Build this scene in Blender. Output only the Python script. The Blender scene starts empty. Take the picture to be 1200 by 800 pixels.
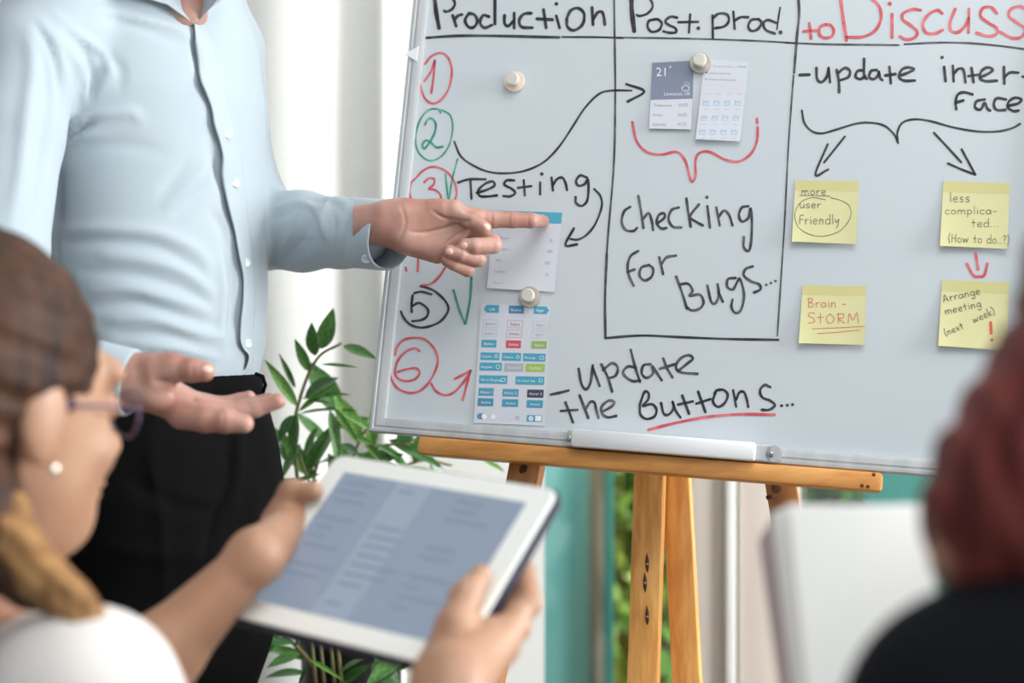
import bpy, bmesh, math, random
import numpy as np
from mathutils import Vector, Matrix
from mathutils.bvhtree import BVHTree

S = bpy.context.scene
COL = S.collection
# ------------------------------------------------------------------ camera
F = 1833.0            # focal length in pixels of the 1200 px wide frame
CH = 1.10             # camera height
cam = bpy.data.cameras.new('camera')
cam.sensor_width = 36.0
cam.lens = 36.0 * F / 1200.0
cam.clip_start = 0.05
cam.dof.use_dof = True
cam.dof.focus_distance = 1.82
cam.dof.aperture_fstop = 2.3
camo = bpy.data.objects.new('camera', cam)
COL.objects.link(camo)
camo.location = (0, 0, CH)
camo.rotation_euler = (math.pi / 2, 0, 0)
S.camera = camo
# ------------------------------------------------------------------ world, lights, exposure
W = bpy.data.worlds.new('world'); S.world = W
W.use_nodes = True
bg = W.node_tree.nodes['Background']
bg.inputs[0].default_value = (0.90, 0.96, 1.0, 1)
bg.inputs[1].default_value = 0.78
def area(name, loc, target, sx, sy, power, color):
    l = bpy.data.lights.new(name, 'AREA'); l.shape = 'RECTANGLE'; l.size = sx; l.size_y = sy
    l.energy = power; l.color = color
    o = bpy.data.objects.new(name, l); COL.objects.link(o); o.location = loc
    o.rotation_euler = (Vector(target) - Vector(loc)).to_track_quat('-Z', 'Y').to_euler()
    return o
area('window_daylight', (2.9, 1.16, 1.70), (-0.5, 1.8, 1.1), 1.2, 1.5, 126, (1.0, 1.0, 1.0))
area('overhead_fill', (0.5, 0.45, 2.8), (0.4, 0.9, 0.5), 1.2, 1.2, 20, (1.0, 0.98, 0.96))  # unseen fill light, added overhead to brighten the page and blouse
sun = bpy.data.lights.new('sun', 'SUN'); sun.energy = 4.0; sun.angle = 0.05; sun.color = (1.0, 0.97, 0.9)
suno = bpy.data.objects.new('sun', sun); COL.objects.link(suno); suno.location = (1, 3, 6)
suno.rotation_euler = Vector((-0.10, 0.24, -1)).to_track_quat('-Z', 'Y').to_euler()
S.view_settings.view_transform = 'Standard'
S.view_settings.look = 'None'
S.view_settings.gamma = 1.0
S.view_settings.use_curve_mapping = False
S.view_settings.exposure = 0.15
S.cycles.max_bounces = 8
S.cycles.transparent_max_bounces = 12

# ------------------------------------------------------------------ helpers
def P(px, py, d):
    return Vector(((px - 600) / F * d, d, CH - (py - 400) / F * d))

def hexc(c, k=1.0):
    """sRGB 0-255 -> linear"""
    r = []
    for v in c:
        v = v / 255.0
        r.append((v / 12.92 if v <= 0.04045 else ((v + 0.055) / 1.055) ** 2.4) * k)
    return (r[0], r[1], r[2], 1.0)

def mat(name, col, rough=0.5, metal=0.0, var=0.0, scale=(20, 20, 20), col2=None, bump=0.0, bscale=None,
        sss=0.0, spec=0.5, coat=0.0, detail=3.0, sheen=0.0, lo=0.35, hi=0.65):
    m = bpy.data.materials.new(name); m.use_nodes = True
    nt = m.node_tree; b = nt.nodes['Principled BSDF']
    b.inputs['Base Color'].default_value = col
    b.inputs['Roughness'].default_value = rough
    b.inputs['Metallic'].default_value = metal
    b.inputs['Specular IOR Level'].default_value = spec
    b.inputs['Coat Weight'].default_value = coat
    if sheen: b.inputs['Sheen Weight'].default_value = sheen
    if sss:
        b.inputs['Subsurface Weight'].default_value = sss
        b.inputs['Subsurface Radius'].default_value = (1.0, 0.35, 0.2)
        b.inputs['Subsurface Scale'].default_value = 0.006
    if col2 is not None or bump:
        tc = nt.nodes.new('ShaderNodeTexCoord')
        mp = nt.nodes.new('ShaderNodeMapping'); mp.inputs['Scale'].default_value = scale
        nt.links.new(tc.outputs['Object'], mp.inputs['Vector'])
        n = nt.nodes.new('ShaderNodeTexNoise'); n.inputs['Scale'].default_value = 1.0
        n.inputs['Detail'].default_value = detail
        nt.links.new(mp.outputs[0], n.inputs['Vector'])
    if col2 is not None:
        r = nt.nodes.new('ShaderNodeValToRGB')
        r.color_ramp.elements[0].position = lo; r.color_ramp.elements[0].color = col
        r.color_ramp.elements[1].position = hi; r.color_ramp.elements[1].color = col2
        nt.links.new(n.outputs['Fac'], r.inputs['Fac'])
        nt.links.new(r.outputs[0], b.inputs['Base Color'])
    if bump:
        n2 = n
        if bscale:
            mp2 = nt.nodes.new('ShaderNodeMapping'); mp2.inputs['Scale'].default_value = bscale
            nt.links.new(tc.outputs['Object'], mp2.inputs['Vector'])
            n2 = nt.nodes.new('ShaderNodeTexNoise'); n2.inputs['Scale'].default_value = 1.0
            n2.inputs['Detail'].default_value = 4
            nt.links.new(mp2.outputs[0], n2.inputs['Vector'])
        bp = nt.nodes.new('ShaderNodeBump'); bp.inputs['Strength'].default_value = bump
        bp.inputs['Distance'].default_value = 0.002
        nt.links.new(n2.outputs['Fac'], bp.inputs['Height'])
        nt.links.new(bp.outputs[0], b.inputs['Normal'])
    return m

def empty(name, loc, label=None, cat=None, group=None):
    o = bpy.data.objects.new(name, None); COL.objects.link(o)
    o.location = loc; o.empty_display_size = 0.05
    tag(o, label, cat, group)
    return o

def tag(o, label=None, cat=None, group=None, kind=None):
    if label: o['label'] = label
    if cat: o['category'] = cat
    if group: o['group'] = group
    if kind: o['kind'] = kind
    return o

def rootloc(o):
    if o is None: return Vector((0, 0, 0))
    while o.parent is not None: o = o.parent
    return Vector(o.location)

def obj(name, verts, faces, m, parent=None, smooth=True, loc=None, label=None):
    """verts in world space; stored relative to the thing's base"""
    L = Vector(loc) if loc is not None else rootloc(parent)
    me = bpy.data.meshes.new(name)
    v = np.asarray([tuple(p) for p in verts] if not isinstance(verts, np.ndarray) else verts, dtype=float)
    v = v - np.array(L)
    if isinstance(faces, np.ndarray):
        nq = len(faces)
        me.vertices.add(len(v)); me.vertices.foreach_set('co', v.astype(np.float32).ravel())
        k = faces.shape[1]
        me.loops.add(nq * k); me.loops.foreach_set('vertex_index', faces.astype(np.int32).ravel())
        me.polygons.add(nq); me.polygons.foreach_set('loop_start', np.arange(0, nq * k, k, dtype=np.int32))
        me.update(calc_edges=True)
    else:
        me.from_pydata([tuple(a) for a in v], [], faces); me.update()
    if smooth: me.polygons.foreach_set('use_smooth', [True] * len(me.polygons))
    me.materials.append(m)
    o = bpy.data.objects.new(name, me); COL.objects.link(o)
    if parent is not None: o.parent = parent
    else: o.location = L
    if label: o['label'] = label
    return o

class MB:
    """collects simple solids into one mesh"""
    def __init__(s): s.v = []; s.f = []
    def add(s, v, f):
        n = len(s.v); s.v += [Vector(a) for a in v]; s.f += [[i + n for i in q] for q in f]; return s
    def box(s, c, sx, sy, sz, R=None, bev=0.0):
        R = R or Matrix.Identity(3); c = Vector(c)
        bm = bmesh.new(); bmesh.ops.create_cube(bm, size=1.0)
        for q in bm.verts: q.co = Vector((q.co.x * sx, q.co.y * sy, q.co.z * sz))
        if bev: bmesh.ops.bevel(bm, geom=list(bm.edges), offset=bev, segments=2, affect='EDGES', profile=0.5)
        bm.verts.index_update()
        s.add([c + R @ q.co for q in bm.verts], [[q.index for q in f.verts] for f in bm.faces]); bm.free()
        return s
    def bar(s, a, b, w, t, side=(1, 0, 0), bev=0.0):
        a = Vector(a); b = Vector(b); z = (b - a).normalized(); x = Vector(side); x = (x - z * x.dot(z)).normalized(); y = z.cross(x)
        R = Matrix((x, y, z)).transposed()
        return s.box((a + b) / 2, w, t, (b - a).length, R, bev)
    def tube(s, pts, rad, n=10, cap=True):
        pts = [Vector(p) for p in pts]; N = len(pts)
        rr = rad if isinstance(rad, (list, tuple)) else [rad] * N
        base = len(s.v); up = Vector((0.13, 0.2, 0.97))
        for i, p in enumerate(pts):
            t = (pts[min(i + 1, N - 1)] - pts[max(i - 1, 0)]).normalized()
            x = t.cross(up)
            if x.length < 1e-3: x = t.cross(Vector((1, 0, 0)))
            x.normalize(); y = t.cross(x)
            for k in range(n):
                a = 2 * math.pi * k / n
                s.v.append(p + (x * math.cos(a) + y * math.sin(a)) * rr[i])
        for i in range(N - 1):
            for k in range(n):
                k2 = (k + 1) % n
                s.f.append([base + i * n + k, base + i * n + k2, base + (i + 1) * n + k2, base + (i + 1) * n + k])
        if cap:
            s.f.append([base + k for k in range(n)][::-1]); s.f.append([base + (N - 1) * n + k for k in range(n)])
        return s
    def lathe(s, c, axis, prof, n=32, side=None):
        """prof: list of (r, h) along axis"""
        c = Vector(c); z = Vector(axis).normalized(); x = z.orthogonal().normalized(); y = z.cross(x)
        base = len(s.v)
        for r, h in prof:
            for k in range(n):
                a = 2 * math.pi * k / n
                s.v.append(c + z * h + (x * math.cos(a) + y * math.sin(a)) * max(r, 1e-5))
        for i in range(len(prof) - 1):
            for k in range(n):
                k2 = (k + 1) % n
                s.f.append([base + i * n + k, base + i * n + k2, base + (i + 1) * n + k2, base + (i + 1) * n + k])
        s.f.append([base + k for k in range(n)][::-1]); s.f.append([base + (len(prof) - 1) * n + k for k in range(n)])
        return s
    def build(s, name, m, parent=None, smooth=False, **kw):
        return obj(name, s.v, s.f, m, parent, smooth, **kw)

def autosmooth(o, ang=35):
    me = o.data
    bm = bmesh.new(); bm.from_mesh(me)
    for f in bm.faces: f.smooth = True
    for e in bm.edges:
        if len(e.link_faces) == 2 and e.calc_face_angle(0) > math.radians(ang): e.smooth = False
    bm.to_mesh(me); bm.free(); return o

# ------------------------------------------------------------------ implicit surfaces
class Field:
    def __init__(s, lo, hi, h):
        s.h = h; s.lo = np.array(lo, float); n = np.ceil((np.array(hi) - s.lo) / h).astype(int) + 1
        s.n = n; s.A = np.full(tuple(n), 0.08, np.float32)
        s.ax = [s.lo[i] + h * np.arange(n[i]) for i in range(3)]
    def _win(s, lo, hi, pad):
        i0 = np.clip(np.floor((np.array(lo) - pad - s.lo) / s.h).astype(int), 0, s.n)
        i1 = np.clip(np.ceil((np.array(hi) + pad - s.lo) / s.h).astype(int) + 1, 0, s.n)
        if np.any(i1 <= i0): return None
        sl = tuple(slice(a, b) for a, b in zip(i0, i1))
        X, Y, Z = np.meshgrid(s.ax[0][sl[0]], s.ax[1][sl[1]], s.ax[2][sl[2]], indexing='ij', sparse=True)
        return sl, X, Y, Z
    def _mix(s, sl, d, k, sub=False):
        a = s.A[sl]
        if sub:
            d = -d; h = np.clip(0.5 - 0.5 * (a - d) / k, 0, 1) if k > 0 else (a < d) * 1.0
            s.A[sl] = a * (1 - h) + d * h + k * h * (1 - h)
        elif k <= 0: s.A[sl] = np.minimum(a, d)
        else:
            h = np.clip(0.5 + 0.5 * (a - d) / k, 0, 1)
            s.A[sl] = a * (1 - h) + d * h - k * h * (1 - h)
    def cap(s, a, b, ra, rb, k=0.004, sub=False, flat=None):
        a = np.array(a, float); b = np.array(b, float); R = max(ra, rb)
        w = s._win(np.minimum(a, b) - R, np.maximum(a, b) + R, 0.02 + k)
        if w is None: return s
        sl, X, Y, Z = w; ab = b - a; L = max(ab @ ab, 1e-12)
        t = np.clip(((X - a[0]) * ab[0] + (Y - a[1]) * ab[1] + (Z - a[2]) * ab[2]) / L, 0, 1)
        dx = X - a[0] - t * ab[0]; dy = Y - a[1] - t * ab[1]; dz = Z - a[2] - t * ab[2]
        q = dx * dx + dy * dy + dz * dz
        if flat is not None:      # flattened: flat = (unit axis, factor>1 squeezes along the axis)
            ax, fc = flat; pr = dx * ax[0] + dy * ax[1] + dz * ax[2]
            q = q + pr * pr * (fc * fc - 1)
        d = np.sqrt(q) - (ra + (rb - ra) * t)
        if flat is not None: d = d / math.sqrt(flat[1])
        s._mix(sl, d.astype(np.float32), k, sub); return s
    def chain(s, pts, rs, k=0.004, **kw):
        for i in range(len(pts) - 1): s.cap(pts[i], pts[i + 1], rs[i], rs[i + 1], k, **kw)
        return s
    def ell(s, c, r, R=None, k=0.004, sub=False):
        c = np.array(c, float); r = np.array(r, float); m = r.max()
        w = s._win(c - m, c + m, 0.02 + k)
        if w is None: return s
        sl, X, Y, Z = w; R = np.eye(3) if R is None else np.array(R)
        q = 0; x = X - c[0]; y = Y - c[1]; z = Z - c[2]; g = 0
        for i in range(3):
            l = x * R[0, i] + y * R[1, i] + z * R[2, i]; q = q + (l / r[i]) ** 2; g = g + (l / r[i] ** 2) ** 2
        kk = np.sqrt(q); d = kk * (kk - 1) / np.maximum(np.sqrt(g), 1e-6)
        s._mix(sl, d.astype(np.float32), k, sub); return s
    def loft(s, rows, k=0.01, ex=2.3):
        """rows: (z, cx, cy, a, b, yaw) from low to high z"""
        rows = sorted(rows); T = np.array(rows, float)
        lo = [(T[:, 1] - T[:, 3].max()).min(), (T[:, 2] - T[:, 3].max()).min(), T[0, 0]]
        hi = [(T[:, 1] + T[:, 3].max()).max(), (T[:, 2] + T[:, 3].max()).max(), T[-1, 0]]
        w = s._win(lo, hi, 0.03)
        if w is None: return s
        sl, X, Y, Z = w
        zz = Z.ravel(); g = [np.interp(zz, T[:, 0], T[:, i]).reshape(1, 1, -1) for i in range(1, 6)]
        c, sn = np.cos(g[4]), np.sin(g[4]); x = X - g[0]; y = Y - g[1]
        u = np.abs(x * c + y * sn) / g[2]; v = np.abs(-x * sn + y * c) / g[3]
        rr = (u ** ex + v ** ex) ** (1 / ex)
        d = (rr - 1) * (g[3] + 0.35 * (g[2] - g[3]))
        dz = np.maximum(T[0, 0] - Z, Z - T[-1, 0])
        d = np.maximum(d, dz)
        s._mix(sl, d.astype(np.float32), k); return s
    def mesh(s):
        A = s.A; n = A.shape; ins = A < 0
        c = np.zeros((n[0] - 1, n[1] - 1, n[2] - 1), np.int8)
        for i in (0, 1):
            for j in (0, 1):
                for k in (0, 1):
                    c += ins[i:n[0] - 1 + i, j:n[1] - 1 + j, k:n[2] - 1 + k]
        act = np.argwhere((c > 0) & (c < 8))
        idx = np.full(c.shape, -1, np.int64); idx[act[:, 0], act[:, 1], act[:, 2]] = np.arange(len(act))
        pos = np.zeros((len(act), 3)); cnt = np.zeros(len(act))
        cor = [(i, j, k) for i in (0, 1) for j in (0, 1) for k in (0, 1)]
        val = {q: A[act[:, 0] + q[0], act[:, 1] + q[1], act[:, 2] + q[2]].astype(float) for q in cor}
        for q in cor:
            for ax in range(3):
                if q[ax] == 0:
                    r = list(q); r[ax] = 1; r = tuple(r)
                    a, b = val[q], val[r]; m = (a < 0) != (b < 0)
                    t = np.where(m, a / np.where(m, a - b, 1), 0)
                    p = np.array(q, float)[None, :].repeat(len(act), 0); p[:, ax] += t
                    pos[m] += p[m]; cnt[m] += 1
        pos /= cnt[:, None]
        V = s.lo + s.h * (act + pos)
        Fs = []
        for ax in range(3):
            o1, o2 = [(1, 2), (2, 0), (0, 1)][ax]
            sl0 = [slice(1, n[i] - 1) for i in range(3)]; sl1 = list(sl0)
            sl0[ax] = slice(0, n[ax] - 1); sl1[ax] = slice(1, n[ax])
            a = ins[tuple(sl0)]; b = ins[tuple(sl1)]
            e = np.argwhere(a != b)
            if not len(e): continue
            flip = a[e[:, 0], e[:, 1], e[:, 2]]
            off = np.array([1 if i != ax else 0 for i in range(3)]); g = e + off
            def cell(d1, d2):
                q = g.copy(); q[:, o1] -= d1; q[:, o2] -= d2
                return idx[q[:, 0], q[:, 1], q[:, 2]]
            quad = np.stack([cell(1, 1), cell(0, 1), cell(0, 0), cell(1, 0)], 1)
            quad[~flip] = quad[~flip][:, ::-1]
            quad = quad[(quad >= 0).all(1)]
            Fs.append(quad)
        return V, np.concatenate(Fs)

def vnorm(V, Q):
    n = np.cross(V[Q[:, 2]] - V[Q[:, 0]], V[Q[:, 3]] - V[Q[:, 1]])
    N = np.zeros_like(V)
    for i in range(4): np.add.at(N, Q[:, i], n)
    return N / np.maximum(np.linalg.norm(N, axis=1, keepdims=True), 1e-12)

def laplace(V, Q, it=2, lam=0.5):
    for _ in range(it):
        Sx = np.zeros_like(V); c = np.zeros(len(V))
        for i in range(4):
            a = Q[:, i]; b = Q[:, (i + 1) % 4]
            np.add.at(Sx, a, V[b]); np.add.at(c, a, 1); np.add.at(Sx, b, V[a]); np.add.at(c, b, 1)
        V = V + lam * (Sx / np.maximum(c, 1)[:, None] - V)
    return V

def seg_dist(X, Z, pts):
    """distance to polyline and parameter 0..1"""
    best = np.full(len(X), 1e9); par = np.zeros(len(X)); n = len(pts) - 1
    for i in range(n):
        a = np.array(pts[i], float); b = np.array(pts[i + 1], float); ab = b - a; L = max(ab @ ab, 1e-9)
        t = np.clip(((X - a[0]) * ab[0] + (Z - a[1]) * ab[1]) / L, 0, 1)
        d = np.hypot(X - a[0] - t * ab[0], Z - a[1] - t * ab[1]); m = d < best
        best[m] = d[m]; par[m] = (i + t[m]) / n
    return best, par

def catmull(pts, sub=6):
    if len(pts) < 3: return [tuple(p) for p in pts]
    p = [np.array(q, float) for q in pts]; p = [2 * p[0] - p[1]] + p + [2 * p[-1] - p[-2]]; out = []
    for i in range(1, len(p) - 2):
        for j in range(sub):
            t = j / sub
            out.append(0.5 * ((2 * p[i]) + (-p[i - 1] + p[i + 1]) * t + (2 * p[i - 1] - 5 * p[i] + 4 * p[i + 1] - p[i + 2]) * t * t
                              + (-p[i - 1] + 3 * p[i] - 3 * p[i + 1] + p[i + 2]) * t ** 3))
    out.append(p[-2]); return [tuple(q) for q in out]

def fold(V, N, lst, face=None):
    """press cloth folds into a surface: lst of (image polyline, width px, height m)"""
    X = 600 + F * V[:, 0] / V[:, 1]; Z = 400 - F * (V[:, 2] - CH) / V[:, 1]
    fm = np.clip(-N[:, 1] * 3, 0, 1) if face is None else face
    D = np.zeros(len(V))
    for pts, w, amp in lst:
        pts = catmull(pts, 5)
        d, t = seg_dist(X, Z, pts)
        D += amp * np.exp(-(d / w) ** 2) * np.sin(np.pi * np.clip(t * 0.9 + 0.05, 0, 1)) ** 0.6
    return V + N * (D * fm)[:, None]
# ------------------------------------------------------------------ materials
M = {}
M['wall'] = mat('wall_paint', hexc((248, 249, 247)), 0.7, col2=hexc((243, 244, 242)), scale=(2, 2, 2), bump=0.05, bscale=(60, 60, 60))
M['ceiling'] = mat('ceiling_paint', hexc((214, 216, 218)), 0.8)
M['greywall'] = mat('grey_wall_paint', hexc((112, 116, 120)), 0.8)
M['floor'] = mat('floor_wood', hexc((128, 122, 114)), 0.4, col2=hexc((112, 106, 98)), scale=(2, 30, 2))
M['curtain'] = mat('curtain_cloth', hexc((250, 250, 246)), 0.9, col2=hexc((242, 244, 240)), scale=(300, 300, 300), sheen=0.2)
M['teal'] = mat('teal_paint', hexc((136, 206, 204)), 0.5, col2=hexc((118, 192, 190)), scale=(3, 3, 1.5), bump=0.1)
M['tealdark'] = mat('teal_paint_dark', hexc((48, 150, 140)), 0.5, col2=hexc((40, 132, 126)), scale=(5, 5, 2))
M['bark'] = mat('bark', hexc((150, 140, 122)), 0.9, col2=hexc((106, 98, 84)), scale=(30, 30, 6), bump=0.8)
M['beige'] = mat('beige_frame', hexc((228, 218, 206)), 0.5, col2=hexc((220, 210, 200)), scale=(4, 4, 1))
M['gasket'] = mat('grey_gasket', hexc((120, 122, 112)), 0.6)
M['white'] = mat('white_paint', hexc((245, 245, 242)), 0.4, col2=hexc((238, 238, 235)), scale=(5, 5, 5))
M['hedge'] = mat('hedge_leaf', hexc((78, 138, 52)), 0.5, col2=hexc((190, 205, 90)), scale=(6, 6, 6), lo=0.4, hi=0.68)
M['ground'] = mat('garden_soil', hexc((110, 105, 80)), 0.9, col2=hexc((70, 90, 45)), scale=(4, 4, 4))
def glassmat():
    m = bpy.data.materials.new('window_glass'); m.use_nodes = True; nt = m.node_tree
    for n in list(nt.nodes): nt.nodes.remove(n)
    o = nt.nodes.new('ShaderNodeOutputMaterial'); g = nt.nodes.new('ShaderNodeBsdfGlossy'); t = nt.nodes.new('ShaderNodeBsdfTransparent')
    g.inputs['Roughness'].default_value = 0.02; t.inputs[0].default_value = (0.96, 0.98, 0.97, 1)
    mx = nt.nodes.new('ShaderNodeMixShader'); mx.inputs[0].default_value = 0.06
    nt.links.new(t.outputs[0], mx.inputs[1]); nt.links.new(g.outputs[0], mx.inputs[2]); nt.links.new(mx.outputs[0], o.inputs[0])
    return m
M['glass'] = glassmat()

def struct(name, mb, m, parent=None, **kw):
    o = mb.build(name, m, parent, **kw); o['kind'] = 'structure' if parent is None else None
    if parent is not None: del o['kind']
    return o

# ------------------------------------------------------------------ room shell
WY = 2.55                                 # inner face of the back wall
def xw(px, d=WY): return (px - 600) / F * d
x_open = xw(638)                          # left jamb of the glazed opening
XL, XR = -2.3, 3.0
struct('floor', MB().box((0.35, 0.6, -0.05), 5.4, 4.2, 0.1), M['floor'])
struct('ceiling', MB().box((0.35, 0.8, 2.95), 5.4, 3.8, 0.1), M['ceiling'])
struct('wall_back', MB().box(((XL + x_open) / 2, WY + 0.06, 1.45), x_open - XL, 0.12, 2.9)
       .box(((x_open + XR) / 2, WY + 0.06, 2.65), XR - x_open, 0.12, 0.5)
       .box(((1.55 + XR) / 2, WY + 0.06, 1.2), XR - 1.55, 0.12, 2.4), M['wall'])
struct('wall_left', MB().box((XL - 0.05, 0.8, 1.45), 0.1, 3.8, 2.9), M['greywall'])
# right wall with a large window
struct('wall_right', MB().box((XR + 0.05, 0.8, 0.3), 0.1, 3.8, 0.6).box((XR + 0.05, 0.8, 2.82), 0.1, 3.8, 0.16)
       .box((XR + 0.05, 2.3, 1.67), 0.1, 0.7, 2.14).box((XR + 0.05, -0.7, 1.67), 0.1, 0.8, 2.14), M['wall'])
w2 = MB()
for y in (-0.3, 0.82, 1.95): w2.box((XR + 0.02, y, 1.67), 0.05, 0.06, 2.14)
for z in (0.62, 2.72): w2.box((XR + 0.02, 0.82, z), 0.05, 2.3, 0.06)
wr = struct('window_2', w2, M['white'])
MB().box((XR + 0.02, 0.82, 1.67), 0.006, 2.2, 2.1).build('pane', M['glass'], wr)
struct('baseboard_back', MB().box(((XL + x_open) / 2, WY - 0.008, 0.05), x_open - XL, 0.016, 0.1), M['white'])
# glazed sliding door in the back wall
door = struct('door_1', MB().box(((x_open + 1.55) / 2, WY + 0.05, 2.37), 1.55 - x_open, 0.08, 0.06)
              .box(((x_open + 1.55) / 2, WY + 0.05, 0.03), 1.55 - x_open, 0.08, 0.06), M['beige'])
def vstrip(name, px0, px1, y, t, m, parent, z0=0.06, z1=2.34):
    a, b = xw(px0, y), xw(px1, y)
    return autosmooth(MB().box(((a + b) / 2, y + t / 2, (z0 + z1) / 2), b - a, t, z1 - z0, bev=0.003).build(name, m, parent))
vstrip('stile', 806, 851, WY + 0.005, 0.06, M['beige'], door)
vstrip('stile', 851, 863, WY - 0.012, 0.07, M['white'], door)
vstrip('gasket', 863, 866.5, WY + 0.01, 0.05, M['gasket'], door)
vstrip('stile', 866.5, 939, WY + 0.0, 0.06, M['beige'], door)
vstrip('gasket', 939, 944, WY + 0.0, 0.05, M['gasket'], door)
vstrip('jamb', 1190, 1240, WY + 0.0, 0.06, M['beige'], door)
MB().box(((xw(640) + xw(806)) / 2, WY + 0.045, 1.2), xw(806) - xw(640), 0.006, 2.28).build('pane', M['glass'], door)
MB().box(((xw(944) + xw(1190)) / 2, WY + 0.03, 1.2), xw(1190) - xw(944), 0.006, 2.28).build('pane', M['glass'], door)

# ------------------------------------------------------------------ outside the glass
struct('terrace_ground', MB().box((1.3, 5.0, -0.06), 6.5, 4.6, 0.1), M['ground'])
def post(px0, px1, y, t, m, name, label, cat):
    a, b = xw(px0, y), xw(px1, y)
    mb = MB().box(((a + b) / 2, y, 1.3), b - a, t, 2.62, bev=0.004)
    o = mb.build(name, m, None, loc=((a + b) / 2, y, 0)); autosmooth(o)
    return tag(o, label, cat)
post(600, 691, 3.25, 0.03, M['teal'], 'shutter_panel', 'wide pale teal painted panel standing outside the glass, right of the white wall', 'panel')
post(708, 719, 3.20, 0.04, M['tealdark'], 'post', 'narrow dark teal post outside the glass between grey trunk and greenery', 'post')
post(1012, 1120, 3.35, 0.03, M['tealdark'], 'shutter_panel', 'dark teal panel outside the glass just beyond the right end of the easel ledge', 'panel')
tr = MB(); random.seed(4)
pts = [(xw(699, 3.30) + 0.006 * math.sin(i * 1.3), 3.30 + 0.005 * math.cos(i), i * 0.22) for i in range(14)]
tr.tube(pts, [0.03 + 0.004 * math.sin(i * 2.1) for i in range(14)], 12)
tag(tr.build('tree_trunk', M['bark'], None, True, loc=(pts[0][0], 3.30, 0)), 'thin grey tree trunk outside the glass, between two teal uprights', 'tree')

def hedge(x0, x1, y, seed, label):
    rnd = random.Random(seed); root = empty('garden_hedge', ((x0 + x1) / 2, y, 0), label, 'hedge', None)
    st = MB()
    for i in range(7):
        x = x0 + (x1 - x0) * (i + 0.5) / 7
        st.tube([(x, y, -0.01), (x + rnd.uniform(-.05, .05), y + rnd.uniform(-.05, .05), 0.8), (x + rnd.uniform(-.1, .1), y, 1.5)], [0.02, 0.015, 0.006], 6)
    st.build('stem', M['bark'], root, True)
    V = []; Fc = []
    for i in range(5200):
        c = Vector((rnd.uniform(x0, x1), y + rnd.gauss(0, 0.12), rnd.uniform(0.05, 1.75)))
        a = Vector((rnd.gauss(0, 1), rnd.gauss(0, 1), rnd.gauss(0, 1))).normalized(); b = a.orthogonal().normalized(); L = rnd.uniform(0.03, 0.06)
        n = len(V); V += [c - a * L, c + b * L * .45 , c + a * L, c - b * L * .45]; Fc.append([n, n + 1, n + 2, n + 3])
    tag(obj('foliage', V, Fc, M['hedge'], root, False), kind='stuff')
    return root
hedge(xw(665, 3.8), xw(850, 3.8), 3.8, 3, 'leafy green garden hedge seen through the glass left of the easel legs')
hedge(xw(935, 3.9), xw(1160, 3.9), 3.95, 5, 'green garden hedge seen through the glass below the right end of the easel ledge')

# ------------------------------------------------------------------ curtain
cv = []; cf = []; NX, NZ = 260, 6
cx0, cx1 = -2.1, xw(474, 2.4)
for i in range(NX + 1):
    u = i / NX; x = cx0 + (cx1 - cx0) * u
    yy = 2.42 + 0.010 * math.sin(u * 60 + 0.6 * math.sin(u * 23)) + 0.008 * math.sin(u * 33 + 1)
    if u > 0.93: yy += 0.02 * math.sin((u - 0.93) * 90)
    if u > 0.985: yy += (u - 0.985) * 3.0
    for j in range(NZ + 1):
        cv.append((x, yy + 0.004 * math.sin(j * 2 + u * 50), 0.03 + 2.8 * j / NZ))
for i in range(NX):
    for j in range(NZ):
        a = i * (NZ + 1) + j; cf.append([a, a + NZ + 1, a + NZ + 2, a + 1])
cur = obj('curtain', cv, cf, M['curtain'], None, True, loc=((cx0 + cx1) / 2, 2.42, 0.03))
sm = cur.modifiers.new('thick', 'SOLIDIFY'); sm.thickness = 0.002
tag(cur, 'white floor-length curtain hanging behind the man and left of the whiteboard', 'curtain')
# ------------------------------------------------------------------ whiteboard frame of reference
def rot(yaw, lean, roll):
    c, s = math.cos, math.sin
    Ry = Matrix(((c(roll), 0, s(roll)), (0, 1, 0), (-s(roll), 0, c(roll))))
    Rx = Matrix(((1, 0, 0), (0, c(lean), -s(lean)), (0, s(lean), c(lean))))
    Rz = Matrix(((c(yaw), -s(yaw), 0), (s(yaw), c(yaw), 0), (0, 0, 1)))
    return Rz @ Rx @ Ry
R_ = rot(math.radians(-12.5), math.radians(-8.2), math.radians(3.6))
BU, BN, BV = R_ @ Vector((1, 0, 0)), R_ @ Vector((0, 1, 0)), R_ @ Vector((0, 0, 1))   # right, away, up
B0 = P(434, 506, 1.89)                    # lower left outer corner of the frame, front edge
def onb(px, py, off=0.0):
    """image point -> point on the plane 'off' metres in front of the writing surface"""
    d = Vector(((px - 600) / F, 1, -(py - 400) / F)); o = Vector((0, 0, CH)); Q = B0 - BN * off
    return o + d * ((Q - o).dot(BN) / d.dot(BN))
def uv(p): q = p - B0; return q.dot(BU), q.dot(BV)
def bp(u, v, off=0.0): return B0 + BU * u + BV * v - BN * off

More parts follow.
